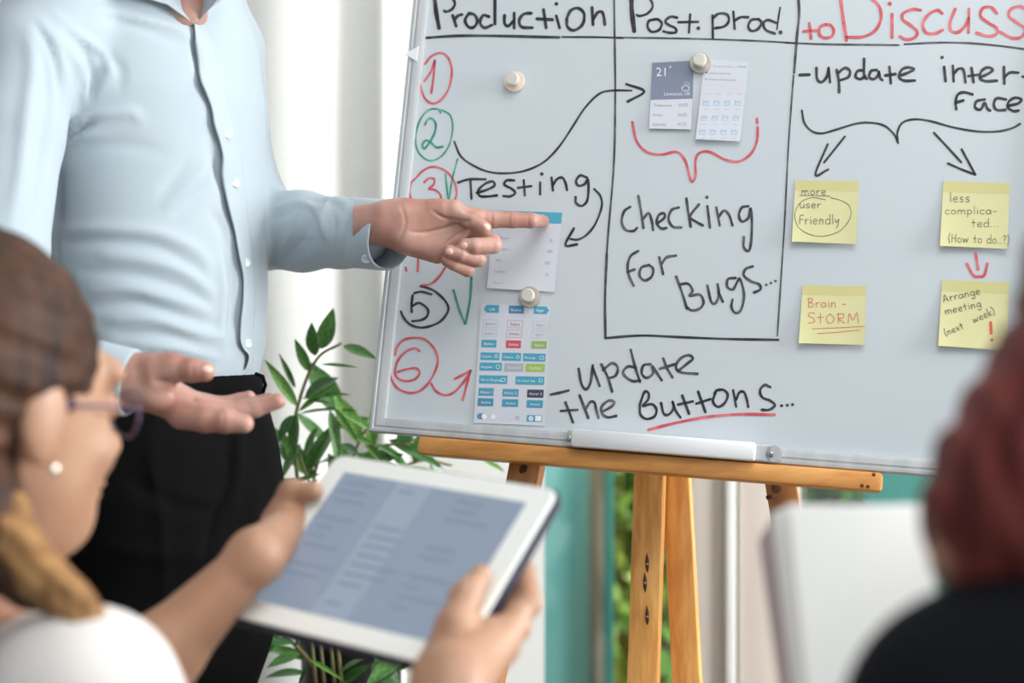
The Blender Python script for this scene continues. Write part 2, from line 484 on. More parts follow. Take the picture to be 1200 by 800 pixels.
M['board'] = mat('whiteboard_enamel', hexc((205, 213, 218)), 0.28, col2=hexc((201, 210, 216)), scale=(3, 3, 3), spec=0.4)
M['alu'] = mat('aluminium', hexc((196, 200, 202)), 0.5, metal=0.25, col2=hexc((182, 187, 190)), scale=(60, 60, 3))
M['alubright'] = mat('white_aluminium', hexc((236, 238, 240)), 0.35, metal=0.2)
M['steel'] = mat('screw_steel', hexc((170, 165, 155)), 0.3, metal=0.9)
M['dark'] = mat('dark_recess', hexc((40, 36, 34)), 0.7)
M['plastic'] = mat('white_plastic', hexc((240, 242, 244)), 0.35)
BW = uv(onb(1212, 560))[0]; BH = 0.66; FW = 0.0185
board = empty('whiteboard', B0 + BU * BW / 2, 'large whiteboard covered in handwriting, in an aluminium frame on the wooden easel', 'whiteboard')
MB().box(bp(BW / 2, BH / 2, -0.006), BW - 0.01, 0.012, BH - 0.01, R_).build('writing_surface', M['board'], board)
def frame_bar(a, b, horizontal):
    # channel profile: raised outer lip with a sloping inner face
    mb = MB()
    L = (b - a).length; z = (b - a).normalized(); x = -BN
    inn = (BV if horizontal == 1 else -BV if horizontal == -1 else BU if horizontal == 2 else -BU)
    prof = [(0.0, -0.014), (0.0, 0.007), (0.0015, 0.0085), (0.0045, 0.0085), (0.0055, 0.0068), (0.0075, 0.0068), (0.0085, 0.0078), (0.0145, 0.0070), (FW - .0008, 0.0062), (FW, 0.0004), (FW, -0.014)]
    vs = []
    for e, p in ((0, a), (1, b)):
        for (w, h) in prof:
            mit = w if e == 0 else -w
            vs.append(p + inn * w + x * h + z * mit)
    n = len(prof)
    mb.add(vs, [[i, (i + 1) % n, n + (i + 1) % n, n + i] for i in range(n)] + [list(range(n))[::-1], list(range(n, 2 * n))])
    return mb
c00, c10, c11, c01 = bp(0, 0), bp(BW, 0), bp(BW, BH), bp(0, BH)
for a, b, h in ((c00, c10, 1), (c01, c11, -1), (c00, c01, 2), (c10, c11, -2)):
    frame_bar(a, b, h).build('frame_bar', M['alu'], board)
# marker tray with its brackets
ta, tb = uv(onb(673, 522))[0], uv(onb(886, 540))[0]
tray = autosmooth(MB().box(bp((ta + tb) / 2, 0.0105, 0.016), tb - ta, 0.022, 0.021, R_, 0.003).build('marker_tray', M['alubright'], board))
br = uv(onb(896, 533))[0]
MB().box(bp(br - 0.001, 0.0105, 0.0105), 0.020, 0.006, 0.020, R_, 0.002).lathe(bp(br + 0.011, 0.0105, 0.0075), -BN, [(0.0095, 0), (0.0095, 0.006)], 20).build('tray_bracket', M['alu'], board)
MB().box(bp(ta - 0.004, 0.0105, 0.0105), 0.006, 0.005, 0.019, R_, 0.001).build('tray_bracket', M['alu'], board)
for u in (br + 0.008, ta - 0.004):
    s_ = MB().lathe(bp(u, 0.0095, 0.0135 if u > 0.3 else 0.013), -BN, [(0.0032, 0), (0.0032, 0.001), (0.0015, 0.0018)], 14).build('screw', M['steel'], board)
MB().box(bp(br + 0.008, 0.0095, 0.0156), 0.0045, 0.0005, 0.0008, R_).build('screw_slot', M['dark'], board)
u1, v1 = uv(onb(486, 66)); e_ = 0.010
MB().add([bp(u1 - 0.011, v1, 0.0092), bp(u1 + 0.006, v1 + 0.010, 0.0092), bp(u1 + 0.006, v1 - 0.009, 0.0092),
          bp(u1 - 0.011, v1, 0.004), bp(u1 + 0.006, v1 + 0.010, 0.004), bp(u1 + 0.006, v1 - 0.009, 0.004)],
         [[0, 2, 1], [0, 1, 4, 3], [1, 2, 5, 4], [2, 0, 3, 5]]).build('corner_tab', M['plastic'], board)

# ------------------------------------------------------------------ ink
def ink(name, c1, c2, sc=60):
    return mat(name, hexc(c1), 0.45, col2=hexc(c2), scale=(sc, sc, sc), detail=2, lo=0.42, hi=0.72)
M['black'] = ink('black_ink', (30, 30, 34), (74, 72, 72))
M['grey'] = ink('worn_black_ink', (52, 54, 62), (112, 108, 106))
M['red'] = ink('red_ink', (204, 78, 86), (226, 126, 134))
M['green'] = ink('green_ink', (32, 138, 110), (110, 184, 168))
def ribbon(pts, w, off=0.0004, sub=6, proj=onb, taper=0.75, mb=None):
    """a pen stroke on the surface: image polyline and width in px"""
    mb = mb or MB()
    if len(pts) == 1:
        (x, y) = pts[0]; r = w * 0.62
        ring = [proj(x + r * math.cos(a * math.pi / 6), y + r * math.sin(a * math.pi / 6), off) for a in range(12)]
        return mb.add(ring, [list(range(12))])
    c = catmull(pts, sub); c = [np.array(p, float) for p in c]; n = len(c)
    L = []; Rr = []
    for i in range(n):
        t = c[min(i + 1, n - 1)] - c[max(i - 1, 0)]; t = t / max(np.linalg.norm(t), 1e-6); nn = np.array((-t[1], t[0]))
        ww = w / 2 * (1.0 + 0.10 * math.sin(i * 0.7 + pts[0][0]))
        L.append(c[i] + nn * ww); Rr.append(c[i] - nn * ww)
    t0 = c[0] - c[1]; t0 /= max(np.linalg.norm(t0), 1e-6); t1 = c[-1] - c[-2]; t1 /= max(np.linalg.norm(t1), 1e-6)
    def capv(cc, t, l):
        out = []; a0 = math.atan2(*(l - cc)[::-1])
        return [cc + (w / 2) * np.array((math.cos(a0 + s * k * math.pi / 6), math.sin(a0 + s * k * math.pi / 6))) for k in range(1, 6) for s in (sgn(cc, t, l),)]
    def sgn(cc, t, l):
        d = l - cc; return 1 if d[0] * t[1] - d[1] * t[0] > 0 else -1
    vs = [proj(*p, off) for p in L] + [proj(*p, off) for p in Rr]
    fs = [[i, i + 1, n + i + 1, n + i] for i in range(n - 1)]
    k0 = [proj(*p, off) for p in capv(c[0], t0, L[0])]; k1 = [proj(*p, off) for p in capv(c[-1], t1, L[-1])]
    b = len(vs); vs += k0; fs.append([0] + list(range(b, b + 5)) + [n])
    b = len(vs); vs += k1; fs.append([n - 1] + list(range(b, b + 5)) + [2 * n - 1])
    return mb.add(vs, fs)

def word(label, m, strokes, o=(0, 0), s=1.0, w=3.0, off=0.0004, name='handwriting', cuts=None):
    if cuts:
        a = 0
        for lb, b in cuts:
            word(lb, m, strokes[a:b], o, s, w, off, name); a = b
        return
    return word1(label, m, strokes, o, s, w, off, name)
def word1(label, m, strokes, o=(0, 0), s=1.0, w=3.0, off=0.0004, name='handwriting'):
    mb = MB()
    for st in strokes:
        ww = w
        if isinstance(st, tuple) and isinstance(st[0], list): st, ww = st
        ribbon([(o[0] + x / s, o[1] + y / s) for x, y in st], ww, off, mb=mb)
    return mb.build(name, M[m], board, label=label)
A = dict(o=(430, 0), s=4.0); Bc = dict(o=(700, 0), s=4.704); Cc = dict(o=(430, 180), s=4.0); Dc = dict(o=(430, 340), s=4.704)
Ec = dict(o=(640, 380), s=3.75); Fc_ = dict(o=(700, 180), s=3.3333); Gc = dict(o=(920, 0), s=4.2107); Hc = dict(o=(910, 180), s=3.3345)
word('black word Production', 'black', [([(314, -40), (318, 0), (325, 60), (338, 130)], 5), ([(320, -40), (385, -20), (412, 12), (400, 42), (372, 55), (362, 50)], 3.2),
    [(402, 72), (418, 122)], [(410, 95), (425, 75), (445, 68)], [(478, 62), (460, 95), (475, 125), (500, 128), (517, 100), (505, 70), (478, 62)],
    [(572, 78), (545, 72), (530, 105), (550, 130), (585, 118)], [(600, 0), (600, 112)], [(645, 72), (645, 108), (662, 122), (685, 100)], [(690, 62), (690, 132)],
    [(770, 62), (735, 66), (714, 95), (725, 126), (775, 130)], [(797, 88), (870, 92)], [(828, 45), (840, 130)], [(888, 75), (903, 130)], ([(888, 18)], 3.6),
    [(935, 90), (955, 50), (990, 38), (1018, 65), (1010, 115), (970, 142), (940, 125), (937, 90)], [(1055, 35), (1060, 115)], [(1062, 90), (1080, 60), (1100, 55), (1110, 75), (1115, 115)]], w=3.6, **A)
word('black underline below the headings', 'black', [([(280, 177), (420, 168), (600, 168), (900, 175)], 3.2), ([(914, 173), (1080, 174), (1200, 178)], 2.2)], name='drawn_line', **A)
word(None, 'grey', [[(0, 205), (300, 209), (600, 215), (900, 226), (1100, 238)]], w=2.0, name='drawn_line', **Bc)
word(None, 'grey', [[(0, 210), (200, 218), (560, 222)], [(590, 218), (750, 210), (900, 212), (1050, 225), (1180, 242), (1230, 249)]], w=2.2, name='drawn_line', **Gc)
word('black divider down the left of the middle column', 'grey', [([(719.5, -12), (720.5, 60), (721, 112), (719.5, 190), (713, 270), (711, 298)], 2.4), ([(711, 298), (709, 350), (709.5, 396)], 3.0)], name='drawn_line')
word('black bottom line of the middle column', 'black', [([(709.5, 396), (752, 393), (800, 395), (853, 397), (912, 398)], 2.8)], name='drawn_line')
word('black divider right of the middle column', 'grey', [([(935, -12), (936.4, 17), (934, 42), (930.6, 85)], 3.2), ([(930, 88), (924, 170), (920, 250), (916, 315), (911, 393)], 2.0)], name='drawn_line')
word('black words Post. prod.', 'black', [([(186, -50), (188, 0), (190, 60), (203, 170)], 5.4), ([(190, -30), (260, -30), (295, 0), (304, 40), (275, 75), (235, 88), (218, 82)], 2.8),
    [(330, 105), (285, 115), (278, 150), (300, 175), (340, 165), (355, 130), (335, 107), (310, 107)], [(440, 97), (405, 92), (375, 115), (390, 135), (430, 155), (432, 178), (395, 180), (365, 172)],
    [(447, 122), (555, 120)], [(512, 80), (505, 178)], ([(557, 155)], 3.8), [(635, 85), (637, 210)], [(637, 100), (670, 75), (715, 80), (725, 115), (700, 145), (650, 155)],
    [(750, 65), (757, 158)], [(755, 115), (790, 95), (832, 95)], [(890, 105), (850, 110), (832, 145), (850, 170), (885, 160), (905, 125), (888, 105)],
    [(985, 125), (940, 110), (915, 130), (930, 165), (978, 185)], ([(1008, 42), (1000, 90), (990, 160)], 2.2), ([(1010, 178)], 4)], w=3.1, cuts=(('black word Post.', 7), ('black word prod.', 99)), **Bc)
word('red circled number one', 'red', [[(272, 300), (300, 265), (345, 248), (380, 270), (398, 330), (385, 410), (350, 465), (310, 485), (275, 465), (255, 420), (245, 370)],
    ([(270, 380), (300, 335), (318, 285)], 2.6), ([(318, 283), (312, 360), (302, 435)], 2.6)], w=2.6, **A)
word('green circled number two', 'green', [[(345, 530), (335, 512), (290, 515), (250, 560), (228, 640), (240, 710), (290, 752), (345, 735), (385, 680), (402, 600), (390, 540), (350, 515)],
    ([(272, 583), (285, 560), (305, 555), (322, 580), (318, 620), (295, 665), (270, 695), (260, 680), (275, 658), (300, 668), (325, 690), (355, 687)], 2.6)], w=2.0, **A)
word('black curved arrow from the numbers to the cards', 'black', [([(532.5, 166), (540, 183), (555, 194), (572, 201), (592, 203), (615, 200), (637, 190), (655, 172), (670, 150), (685, 127), (702, 110), (718, 106), (740, 106)], 2.4),
    ([(734, 98.5), (755, 107), (735.5, 119)], 3.0)], name='drawn_arrow')
word('red circled number three', 'red', [[(232, 112), (260, 82), (300, 62), (345, 68), (385, 95), (412, 140), (420, 190), (405, 230)], [(225, 118), (205, 140), (200, 185), (212, 225)],
    [(268, 135), (290, 115), (315, 120), (312, 145), (290, 165), (320, 170), (345, 195), (345, 235)]], w=2.4, **Cc)
word('green tick beside the number three', 'green', [[(368, 95), (380, 212)], [(425, 25), (402, 110), (385, 212)]], w=2.0, name='tick', **Cc)
word('black word Testing', 'black', [[(428, 135), (480, 120), (555, 120)], [(485, 125), (490, 210)], [(515, 183), (560, 170), (597, 150), (590, 130), (555, 140), (522, 172), (530, 198), (570, 200), (610, 195)],
    [(690, 125), (655, 125), (645, 145), (680, 165), (695, 185), (670, 200), (640, 198)], [(708, 160), (770, 152)], [(735, 125), (740, 195)], [(812, 135), (812, 190)], ([(820, 95)], 3.4),
    [(865, 112), (872, 172)], [(870, 150), (890, 120), (915, 112), (930, 135), (938, 170)], [(1032, 112), (1000, 102), (980, 128), (992, 150), (1020, 143), (1036, 120), (1038, 180), (1030, 225), (1005, 245), (980, 230), (978, 203)]], w=3.0, **Cc)
word('black arrow curling down from the word Testing', 'black', [[(1065, 165), (1095, 200), (1100, 250), (1070, 330), (1030, 380), (990, 402), (955, 400)], ([(970, 350), (930, 428), (985, 425)], 3.0)], w=2.6, name='drawn_arrow', **Cc)
word('red remains of a circled number below the hand', 'red', [([(170, 490)], 2), ([(182, 535), (184, 548)], 3), [(240, 490), (238, 550)], [(375, 520), (340, 575), (300, 610), (255, 617)]], w=2.6, **Cc)
word('black circled number five', 'black', [[(297, -22), (330, -14), (370, 3), (420, 45), (448, 90), (440, 130), (400, 175), (340, 200), (290, 205), (240, 190), (205, 155), (187, 118)],
    [(262, 16), (300, 8), (355, 22)], [(252, 28), (246, 75), (247, 120)], [(247, 88), (290, 70), (335, 105), (330, 145), (295, 165), (250, 170)]], w=2.9, **Dc)
word('green tick beside the number five', 'green', [[(531.5, 340), (538, 362), (544.8, 379)], [(552.5, 325), (551, 350), (545.5, 379)]], w=2.8, name='tick')
word('red circled number six with small arrow', 'red', [[(155, 355), (165, 315), (200, 275), (260, 262), (320, 272), (370, 320), (390, 380), (378, 440), (340, 510), (290, 555), (230, 565), (170, 540), (135, 490), (120, 430), (125, 380), (138, 348)],
    [(290, 335), (265, 320), (220, 335), (175, 380), (155, 440), (165, 480), (210, 500), (265, 490), (290, 455), (270, 430), (220, 435), (170, 450)],
    ([(355, 515), (380, 555), (430, 578), (480, 562), (530, 510), (570, 450)], 2.8), [(485, 488), (530, 465), (572, 443)], [(572, 443), (550, 520), (528, 605)]], w=2.8, **Dc)
word('black words checking for Bugs', 'grey', [[(128, 208), (105, 225), (95, 265), (110, 297), (140, 302), (155, 290)], [(160, 165), (170, 220), (180, 290)], [(178, 255), (200, 232), (212, 260), (218, 298)],
    [(235, 272), (262, 250), (260, 233), (240, 240), (232, 270), (250, 292), (270, 290)], [(318, 210), (290, 220), (278, 255), (295, 285), (328, 288)], [(348, 175), (355, 230), (365, 285)], [(397, 198), (362, 245), (385, 265), (412, 280)],
    [(430, 205), (440, 288)], ([(428, 170)], 3.2), [(465, 210), (478, 280)], [(475, 245), (495, 222), (515, 240), (528, 280)], [(590, 205), (565, 210), (553, 240), (565, 265), (590, 250), (598, 212), (604, 270), (600, 350), (590, 380), (572, 365), (572, 325)],
    [(160, 380), (130, 400), (118, 440), (125, 480), (142, 515)], [(118, 462), (145, 452)], [(200, 435), (172, 445), (165, 475), (185, 495), (212, 480), (218, 450), (202, 434)], [(242, 405), (257, 470)], [(252, 430), (270, 405), (307, 398)],
    [(308, 480), (330, 540), (350, 605)], [(325, 510), (355, 508), (372, 535), (360, 555), (400, 550), (415, 580), (400, 605), (370, 612), (350, 600)],
    [(430, 515), (445, 578), (462, 583), (475, 550), (470, 510)], [(473, 540), (490, 578)], [(540, 485), (510, 490), (508, 520), (530, 530), (547, 500), (558, 490), (573, 550), (562, 608), (540, 622), (524, 600), (528, 570)],
    [(607, 440), (580, 450), (572, 475), (600, 498), (632, 510), (637, 530), (612, 542)], ([(660, 512)], 2.6), ([(678, 505)], 2.6), ([(696, 497)], 2.6)], w=3.1, cuts=(('black word checking', 12), ('black word for', 17), ('black word Bugs', 99)), **Fc_)
word('red curly bracket under the two cards', 'red', [[(741, 143), (746, 165), (758, 178), (775, 181), (793, 178), (803, 188), (808, 206), (811, 213), (815, 206), (815, 188), (820, 179), (832, 178), (850, 187), (866, 189), (880, 180), (887, 165), (888, 149)], [(887, 139), (887.5, 144)]], w=3.0, name='drawn_bracket')
word('black words update the Buttons', 'grey', [[(143, 195), (155, 260), (175, 285), (195, 255), (205, 180)], [(205, 190), (235, 270)], [(243, 175), (270, 230), (290, 295)], [(250, 200), (290, 170), (315, 190), (305, 225), (272, 237)],
    [(395, 190), (360, 185), (338, 210), (355, 235), (385, 250), (412, 245)], [(372, 112), (392, 190), (412, 252)], [(458, 175), (428, 180), (420, 215), (442, 235), (470, 215), (466, 182), (488, 215), (508, 245)],
    [(500, 195), (565, 175)], [(515, 150), (530, 190), (555, 232)], [(580, 205), (620, 172), (645, 150), (625, 135), (590, 150), (570, 185), (592, 210), (665, 217)], [(20, 308), (60, 300), (98, 290)],
    [(65, 380), (137, 375)], [(85, 342), (118, 430)], [(147, 312), (185, 410)], [(175, 368), (195, 340), (213, 345), (220, 375), (230, 410)], [(250, 382), (285, 362), (300, 342), (275, 335), (245, 360), (245, 390), (270, 408), (308, 402)]], w=3.2, cuts=(('black word update above the word the', 10), ('black dash', 11), ('black word the', 99)), **Ec)
word('black word Buttons', 'black', [[(412, 350), (414, 395), (440, 415), (475, 405), (485, 375), (465, 350), (425, 358), (448, 330), (450, 302), (432, 297), (414, 345)],
    [(505, 345), (517, 392), (540, 395), (560, 368), (556, 340)], [(558, 345), (570, 380), (590, 408)], [(580, 352), (645, 338)], [(598, 312), (628, 392)], [(660, 348), (722, 328)], [(668, 295), (700, 385)],
    [(745, 298), (733, 338), (755, 362), (785, 345), (798, 310), (780, 288), (750, 290), (740, 305)], [(822, 290), (835, 360)], [(835, 330), (850, 298), (870, 298), (882, 330), (888, 362)],
    [(985, 275), (960, 266), (940, 290), (950, 320), (985, 335), (1005, 355), (980, 375), (948, 375)], ([(1035, 357)], 3), ([(1060, 355)], 3), ([(1083, 352)], 3)], w=3.1, **Ec)
word('red underline below the word Buttons', 'red', [[(450, 463), (560, 435), (700, 408), (850, 395), (1003, 397)]], w=3.4, name='drawn_line', **Ec)
word('red words to Discuss', 'red', [[(92, 155), (155, 150)], [(120, 115), (128, 190)], [(200, 120), (172, 135), (170, 170), (195, 187), (230, 180), (240, 150), (225, 125), (202, 120)], ([(270, -40), (275, 0), (285, 80), (303, 198)], 4),
    [(280, -40), (380, -35), (435, 0), (468, 40), (472, 100), (440, 155), (380, 182), (305, 183)], [(528, 70), (528, 185)], ([(517, 18)], 4), [(668, 50), (630, 46), (585, 65), (580, 95), (620, 125), (652, 155), (640, 185), (600, 195), (567, 180)],
    [(775, 65), (750, 50), (705, 75), (680, 120), (695, 160), (740, 165), (778, 148)], [(840, 45), (815, 110), (820, 152), (855, 158), (890, 125), (906, 90)], [(908, 45), (905, 160)],
    [(1045, 65), (1015, 35), (975, 42), (965, 80), (1000, 110), (1045, 140), (1040, 170), (1000, 178), (945, 162)], [(1200, 55), (1160, 32), (1115, 45), (1105, 80), (1150, 115), (1185, 145), (1165, 182), (1120, 187), (1060, 157)]], w=3.6, cuts=(('red word to', 3), ('red word Discuss', 99)), **Gc)
word('black words update interface', 'black', [[(72, 370), (120, 368)], [(155, 335), (158, 388), (180, 405), (205, 380), (215, 335)], [(215, 337), (222, 405)], [(255, 345), (265, 400), (267, 455)], [(262, 360), (295, 335), (320, 350), (312, 380), (275, 395)],
    [(385, 347), (358, 350), (348, 378), (372, 390), (395, 375)], [(390, 290), (390, 370), (402, 388)], [(452, 345), (425, 350), (415, 380), (438, 390), (460, 370), (462, 350), (468, 382), (480, 395)],
    [(495, 372), (545, 365)], [(515, 330), (522, 410)], [(572, 372), (615, 355), (635, 340), (605, 332), (575, 345), (563, 380), (590, 398), (640, 397)],
    [(785, 330), (792, 400)], ([(775, 283)], 3.2), [(828, 325), (832, 400)], [(832, 365), (855, 340), (880, 345), (890, 405)], [(905, 375), (955, 368)], [(920, 335), (930, 405)],
    [(965, 380), (1000, 365), (1025, 345), (1000, 332), (970, 350), (962, 385), (990, 400), (1045, 398)], [(1080, 330), (1082, 412)], [(1085, 378), (1110, 358), (1150, 358)], [(1172, 378), (1205, 378)],
    [(925, 465), (880, 455), (850, 470), (842, 510), (845, 538)], [(842, 507), (880, 495)], [(985, 490), (945, 500), (938, 530), (965, 540), (985, 508), (998, 535), (1012, 545)],
    [(1090, 490), (1045, 485), (1030, 515), (1045, 542), (1088, 542)], [(1100, 522), (1150, 510), (1165, 490), (1135, 482), (1105, 500), (1100, 530), (1128, 548), (1152, 545)]], w=3.3, cuts=(('black word update with a dash before it', 11), ('black word inter-', 21), ('black word Face', 99)), **Gc)
word('wide black curly bracket over the yellow notes', 'black', [[(83, 545), (95, 605), (130, 645), (180, 658), (250, 640), (350, 610), (420, 605), (490, 620), (540, 665), (558, 705)],
    [(556, 690), (555, 650), (580, 605), (640, 588), (720, 598), (830, 628), (950, 648), (1050, 648), (1120, 632), (1160, 610)]], w=2.5, name='drawn_bracket', **Gc)
word('black arrow down to the left notes', 'black', [[(990, 160), (966, 190)], [(970, 169), (955.5, 204.5), (970.5, 198.5)]], w=2.7, name='drawn_arrow')
word('black arrow down to the right notes', 'black', [[(1094.6, 155.6), (1110, 172), (1126.5, 190)], [(1127, 175), (1143, 204.5)], [(1143, 204.5), (1126, 198), (1111, 191.4)]], w=2.7, name='drawn_arrow')
word('red arrow between the right notes', 'red', [[(778, 390), (783, 420), (788, 452)], [(744, 430), (768, 474), (790, 480), (812, 474), (824, 430)]], w=3.4, name='drawn_arrow', **Hc)

# ------------------------------------------------------------------ paper on the board
M['paper'] = mat('printed_paper', hexc((214, 218, 227)), 0.6)
M['note'] = mat('yellow_note_paper', hexc((222, 219, 168)), 0.7, col2=hexc((218, 215, 160)), scale=(12, 12, 12))
M['notestrip'] = mat('yellow_note_glue_strip', hexc((212, 206, 144)), 0.7)
PR = {}
def pm(c, r=0.55):
    if c not in PR: PR[c] = mat('print_%d_%d_%d' % c, hexc(c), r)
    return PR[c]
TXT = {}
def text_mesh(s):
    if s in TXT: return TXT[s]
    cu = bpy.data.curves.new('t', 'FONT'); cu.body = s; cu.size = 1.0; cu.resolution_u = 2
    o = bpy.data.objects.new('t', cu); COL.objects.link(o)
    dg = bpy.context.evaluated_depsgraph_get(); me = o.evaluated_get(dg).to_mesh()
    v = [(a.co.x, a.co.y) for a in me.vertices]; f = [list(p.vertices) for p in me.polygons]
    o.evaluated_get(dg).to_mesh_clear(); bpy.data.objects.remove(o); bpy.data.curves.remove(cu)
    x0 = min(a[0] for a in v); x1 = max(a[0] for a in v)
    TXT[s] = ([(a - x0, b) for a, b in v], f, x1 - x0); return TXT[s]
class Sheet:
    """paper held to the board; corners given in image px, lift (top, bottom) in metres"""
    def __init__(s, name, q, lift, label, cat, group, m, curl=0.0):
        s.q = [np.array(c, float) for c in q]; s.l = lift; s.curl = curl; s.col = {}
        s.ns = 0
        V = []; n = 10
        for side in (0, 1):
            for j in range(n + 1):
                for i in range(n + 1):
                    V.append(s.pt(i / n, j / n, -0.00012 * side))
        N = (n + 1) ** 2; Fs = []
        for j in range(n):
            for i in range(n):
                a = j * (n + 1) + i; Fs.append([a, a + n + 1, a + n + 2, a + 1]); Fs.append([N + a, N + a + 1, N + a + n + 2, N + a + n + 1])
        rim = [i for i in range(n + 1)] + [j * (n + 1) + n for j in range(1, n + 1)] + [n * (n + 1) + i for i in range(n - 1, -1, -1)] + [j * (n + 1) for j in range(n - 1, 0, -1)]
        for k in range(len(rim)): a, b = rim[k], rim[(k + 1) % len(rim)]; Fs.append([a, b, N + b, N + a])
        c = s.pt(0.5, 0.5)
        s.o = obj(name, V, Fs, m, None, True, loc=c)
        autosmooth(s.o); tag(s.o, label, cat, group)
    def uv(s, u, v): q = s.q; return (q[0] * (1 - u) + q[1] * u) * (1 - v) + (q[3] * (1 - u) + q[2] * u) * v
    def lift(s, v, u=0.5): return s.l[0] + (s.l[1] - s.l[0]) * max(v, 0) ** 2 + s.curl * (abs(u - 0.5) * 2) ** 3 * v
    def pt(s, u, v, e=0.0):
        x, y = s.uv(u, v); return onb(x, y, s.lift(v, u) + e)
    def pp(s, x, y, e=0.0):
        """image px -> on the sheet"""
        q = s.q; u = v = 0.5; t = np.array((x, y), float)
        for _ in range(6):
            r = t - s.uv(u, v); du = (q[1] - q[0]) * (1 - v) + (q[2] - q[3]) * v; dv = (q[3] - q[0]) * (1 - u) + (q[2] - q[1]) * u
            d = np.linalg.solve(np.stack([du, dv], 1), r); u += d[0]; v += d[1]
        return onb(x, y, s.lift(min(max(v, 0), 1), min(max(u, 0), 1)) + e)
    def mb(s, c): return s.col.setdefault(c, MB())
    def poly(s, pts, c, e=0.00012):
        mb = s.mb((c, 'printed_block')); V = []
        # subdivide long edges a little so blocks follow the sheet
        if len(pts) == 4 and (abs(pts[2][1] - pts[0][1]) > 20 or abs(pts[2][0] - pts[0][0]) > 20):
            q = [np.array(p, float) for p in pts]; n = 10
            V = [s.pp(*((q[0] * (1 - i / n) + q[1] * i / n) * (1 - j / n) + (q[3] * (1 - i / n) + q[2] * i / n) * j / n), e) for j in range(n + 1) for i in range(n + 1)]
            mb.add(V, [[j * (n + 1) + i, (j + 1) * (n + 1) + i, (j + 1) * (n + 1) + i + 1, j * (n + 1) + i + 1] for j in range(n) for i in range(n)]); return
        V = [s.pp(x, y, e) for x, y in pts]; mb.add(V, [list(range(len(V)))])
    def rect(s, x0, y0, x1, y1, c, e=0.00012, sk=0.02):
        dx = lambda y: 0; s.poly([(x0, y0), (x1, y0 + (x1 - x0) * sk), (x1 - (y1 - y0) * 0.06, y1 + (x1 - x0) * sk), (x0 - (y1 - y0) * 0.06, y1)], c, e)
    def outline(s, x0, y0, x1, y1, c, w=0.35):
        p = [(x0, y0), (x1, y0 + (x1 - x0) * .02), (x1 - .5, y1 + (x1 - x0) * .02), (x0 - .5, y1)]
        for i in range(4): ribbon([p[i], p[(i + 1) % 4]], w, 0.00013, proj=s.pp, mb=s.mb((c, 'printed_outline')))
    def text(s, st, x, y, h, c, centre=False, sk=0.02, e=0.00025, sx=1.0):
        v, f, w = text_mesh(st); x0 = x - w * h * sx / 2 if centre else x
        s.mb((c, 'printed_text')).add([s.pp(x0 + a * h * sx - b * h * -0.0, y - b * h + a * h * sk, e) for a, b in v], f)
    def stroke(s, pts, w, c, nm='handwriting', e=0.0003): ribbon(pts, w, e, proj=s.pp, mb=s.mb((c, nm)))
    def done(s):
        for (c, nm), mb in s.col.items():
            o = mb.build(nm, pm(c), s.o)
            if nm.startswith('printed'): o['kind'] = 'stuff'
def chev(s, pts, w, c): s.stroke(pts, w, c, 'printed_icon')

w1 = Sheet('printed_card', [(764.5, 73.5), (813, 71), (810, 151.5), (760.5, 150.5)], (0.0005, 0.004), 'printed weather card headed 21 degrees in white on grey-blue, under the magnet', 'card', None, M['paper'])
w1.poly([(764.5, 73.5), (813, 71), (811.7, 115.5), (762.5, 117)], (128, 138, 158))
w1.text('21', 769, 89, 14.5, (240, 243, 248)); w1.stroke([(785.5 + 1.1 * math.cos(a), 78.5 + 1.1 * math.sin(a)) for a in np.linspace(0, 6.28, 8)], 0.5, (240, 243, 248), 'printed_icon')
w1.text('Liverpool, UK', 778.5, 111.8, 5.4, (240, 243, 248), sk=-0.01)
chev(w1, [(800, 106), (799, 103), (801, 101), (803.5, 99.5), (806, 101), (807.5, 103), (806.5, 106), (800, 106)], 0.7, (240, 243, 248))
for a in range(5): chev(w1, [(804.5 + 2.7 * math.cos(a * .6 - 2.4), 99.5 + 2.7 * math.sin(a * .6 - 2.4)), (804.5 + 4.0 * math.cos(a * .6 - 2.4), 99.5 + 4.0 * math.sin(a * .6 - 2.4))], 0.4, (240, 243, 248))
for t_, x, y, n_ in (('Tomorrow', 766.5, 124.5, '23'), ('Friday', 765.5, 136, '20'), ('Saturday', 765, 147, '18')):
    w1.text(t_, x, y, 4.6, (150, 154, 166)); w1.text(n_, x + 29, y, 4.6, (150, 154, 166))
    chev(w1, [(x + 37 + 1.9 * math.cos(a) * 1.1, y - 1.7 + 1.6 * math.sin(a)) for a in np.linspace(0, 6.2, 9)], 0.5, (150, 154, 166))
w1.done()
w2_ = Sheet('printed_card', [(826, 69.5), (877.5, 72), (867.5, 165.5), (815, 163)], (0.0005, 0.006), 'printed card with rows of tiny pale blue icons, right of the weather card', 'card', None, M['paper'])
w2_.text('Recommendations', 836, 78.3, 3.2, (190, 190, 205), sk=.03); w2_.text('Cancel', 865, 79, 3.6, (90, 170, 215), sk=.03)
w2_.text('Add to Favorites', 831.5, 86.5, 3.6, (170, 170, 182), sk=.03); w2_.text('Request Desktop Site', 831, 93.8, 3.6, (170, 170, 182), sk=.03)
w2_.rect(827, 84, 829, 86, (120, 124, 140)); w2_.rect(826, 92, 829, 93, (150, 154, 170))
for r_i, y in enumerate((103, 121, 138.5, 155)):
    for k in range(4):
        x = 829.5 - r_i * 2.1 + k * 12.4
        if r_i == 0: w2_.outline(x - 4.3, y - 4.5, x + 4.3, y + 4.2, (222, 214, 224), .35)
        else:
            c = (150, 200, 226); w2_.outline(x - 3, y - 2.8, x + 3, y + 2.2, c, .55); w2_.stroke([(x - 3, y - 1.2), (x + 3, y - 1.1)], .5, c, 'printed_icon')
        w2_.rect(x - 3, y + 6.6, x + 3, y + 7.3, (196, 198, 210))
w2_.done()
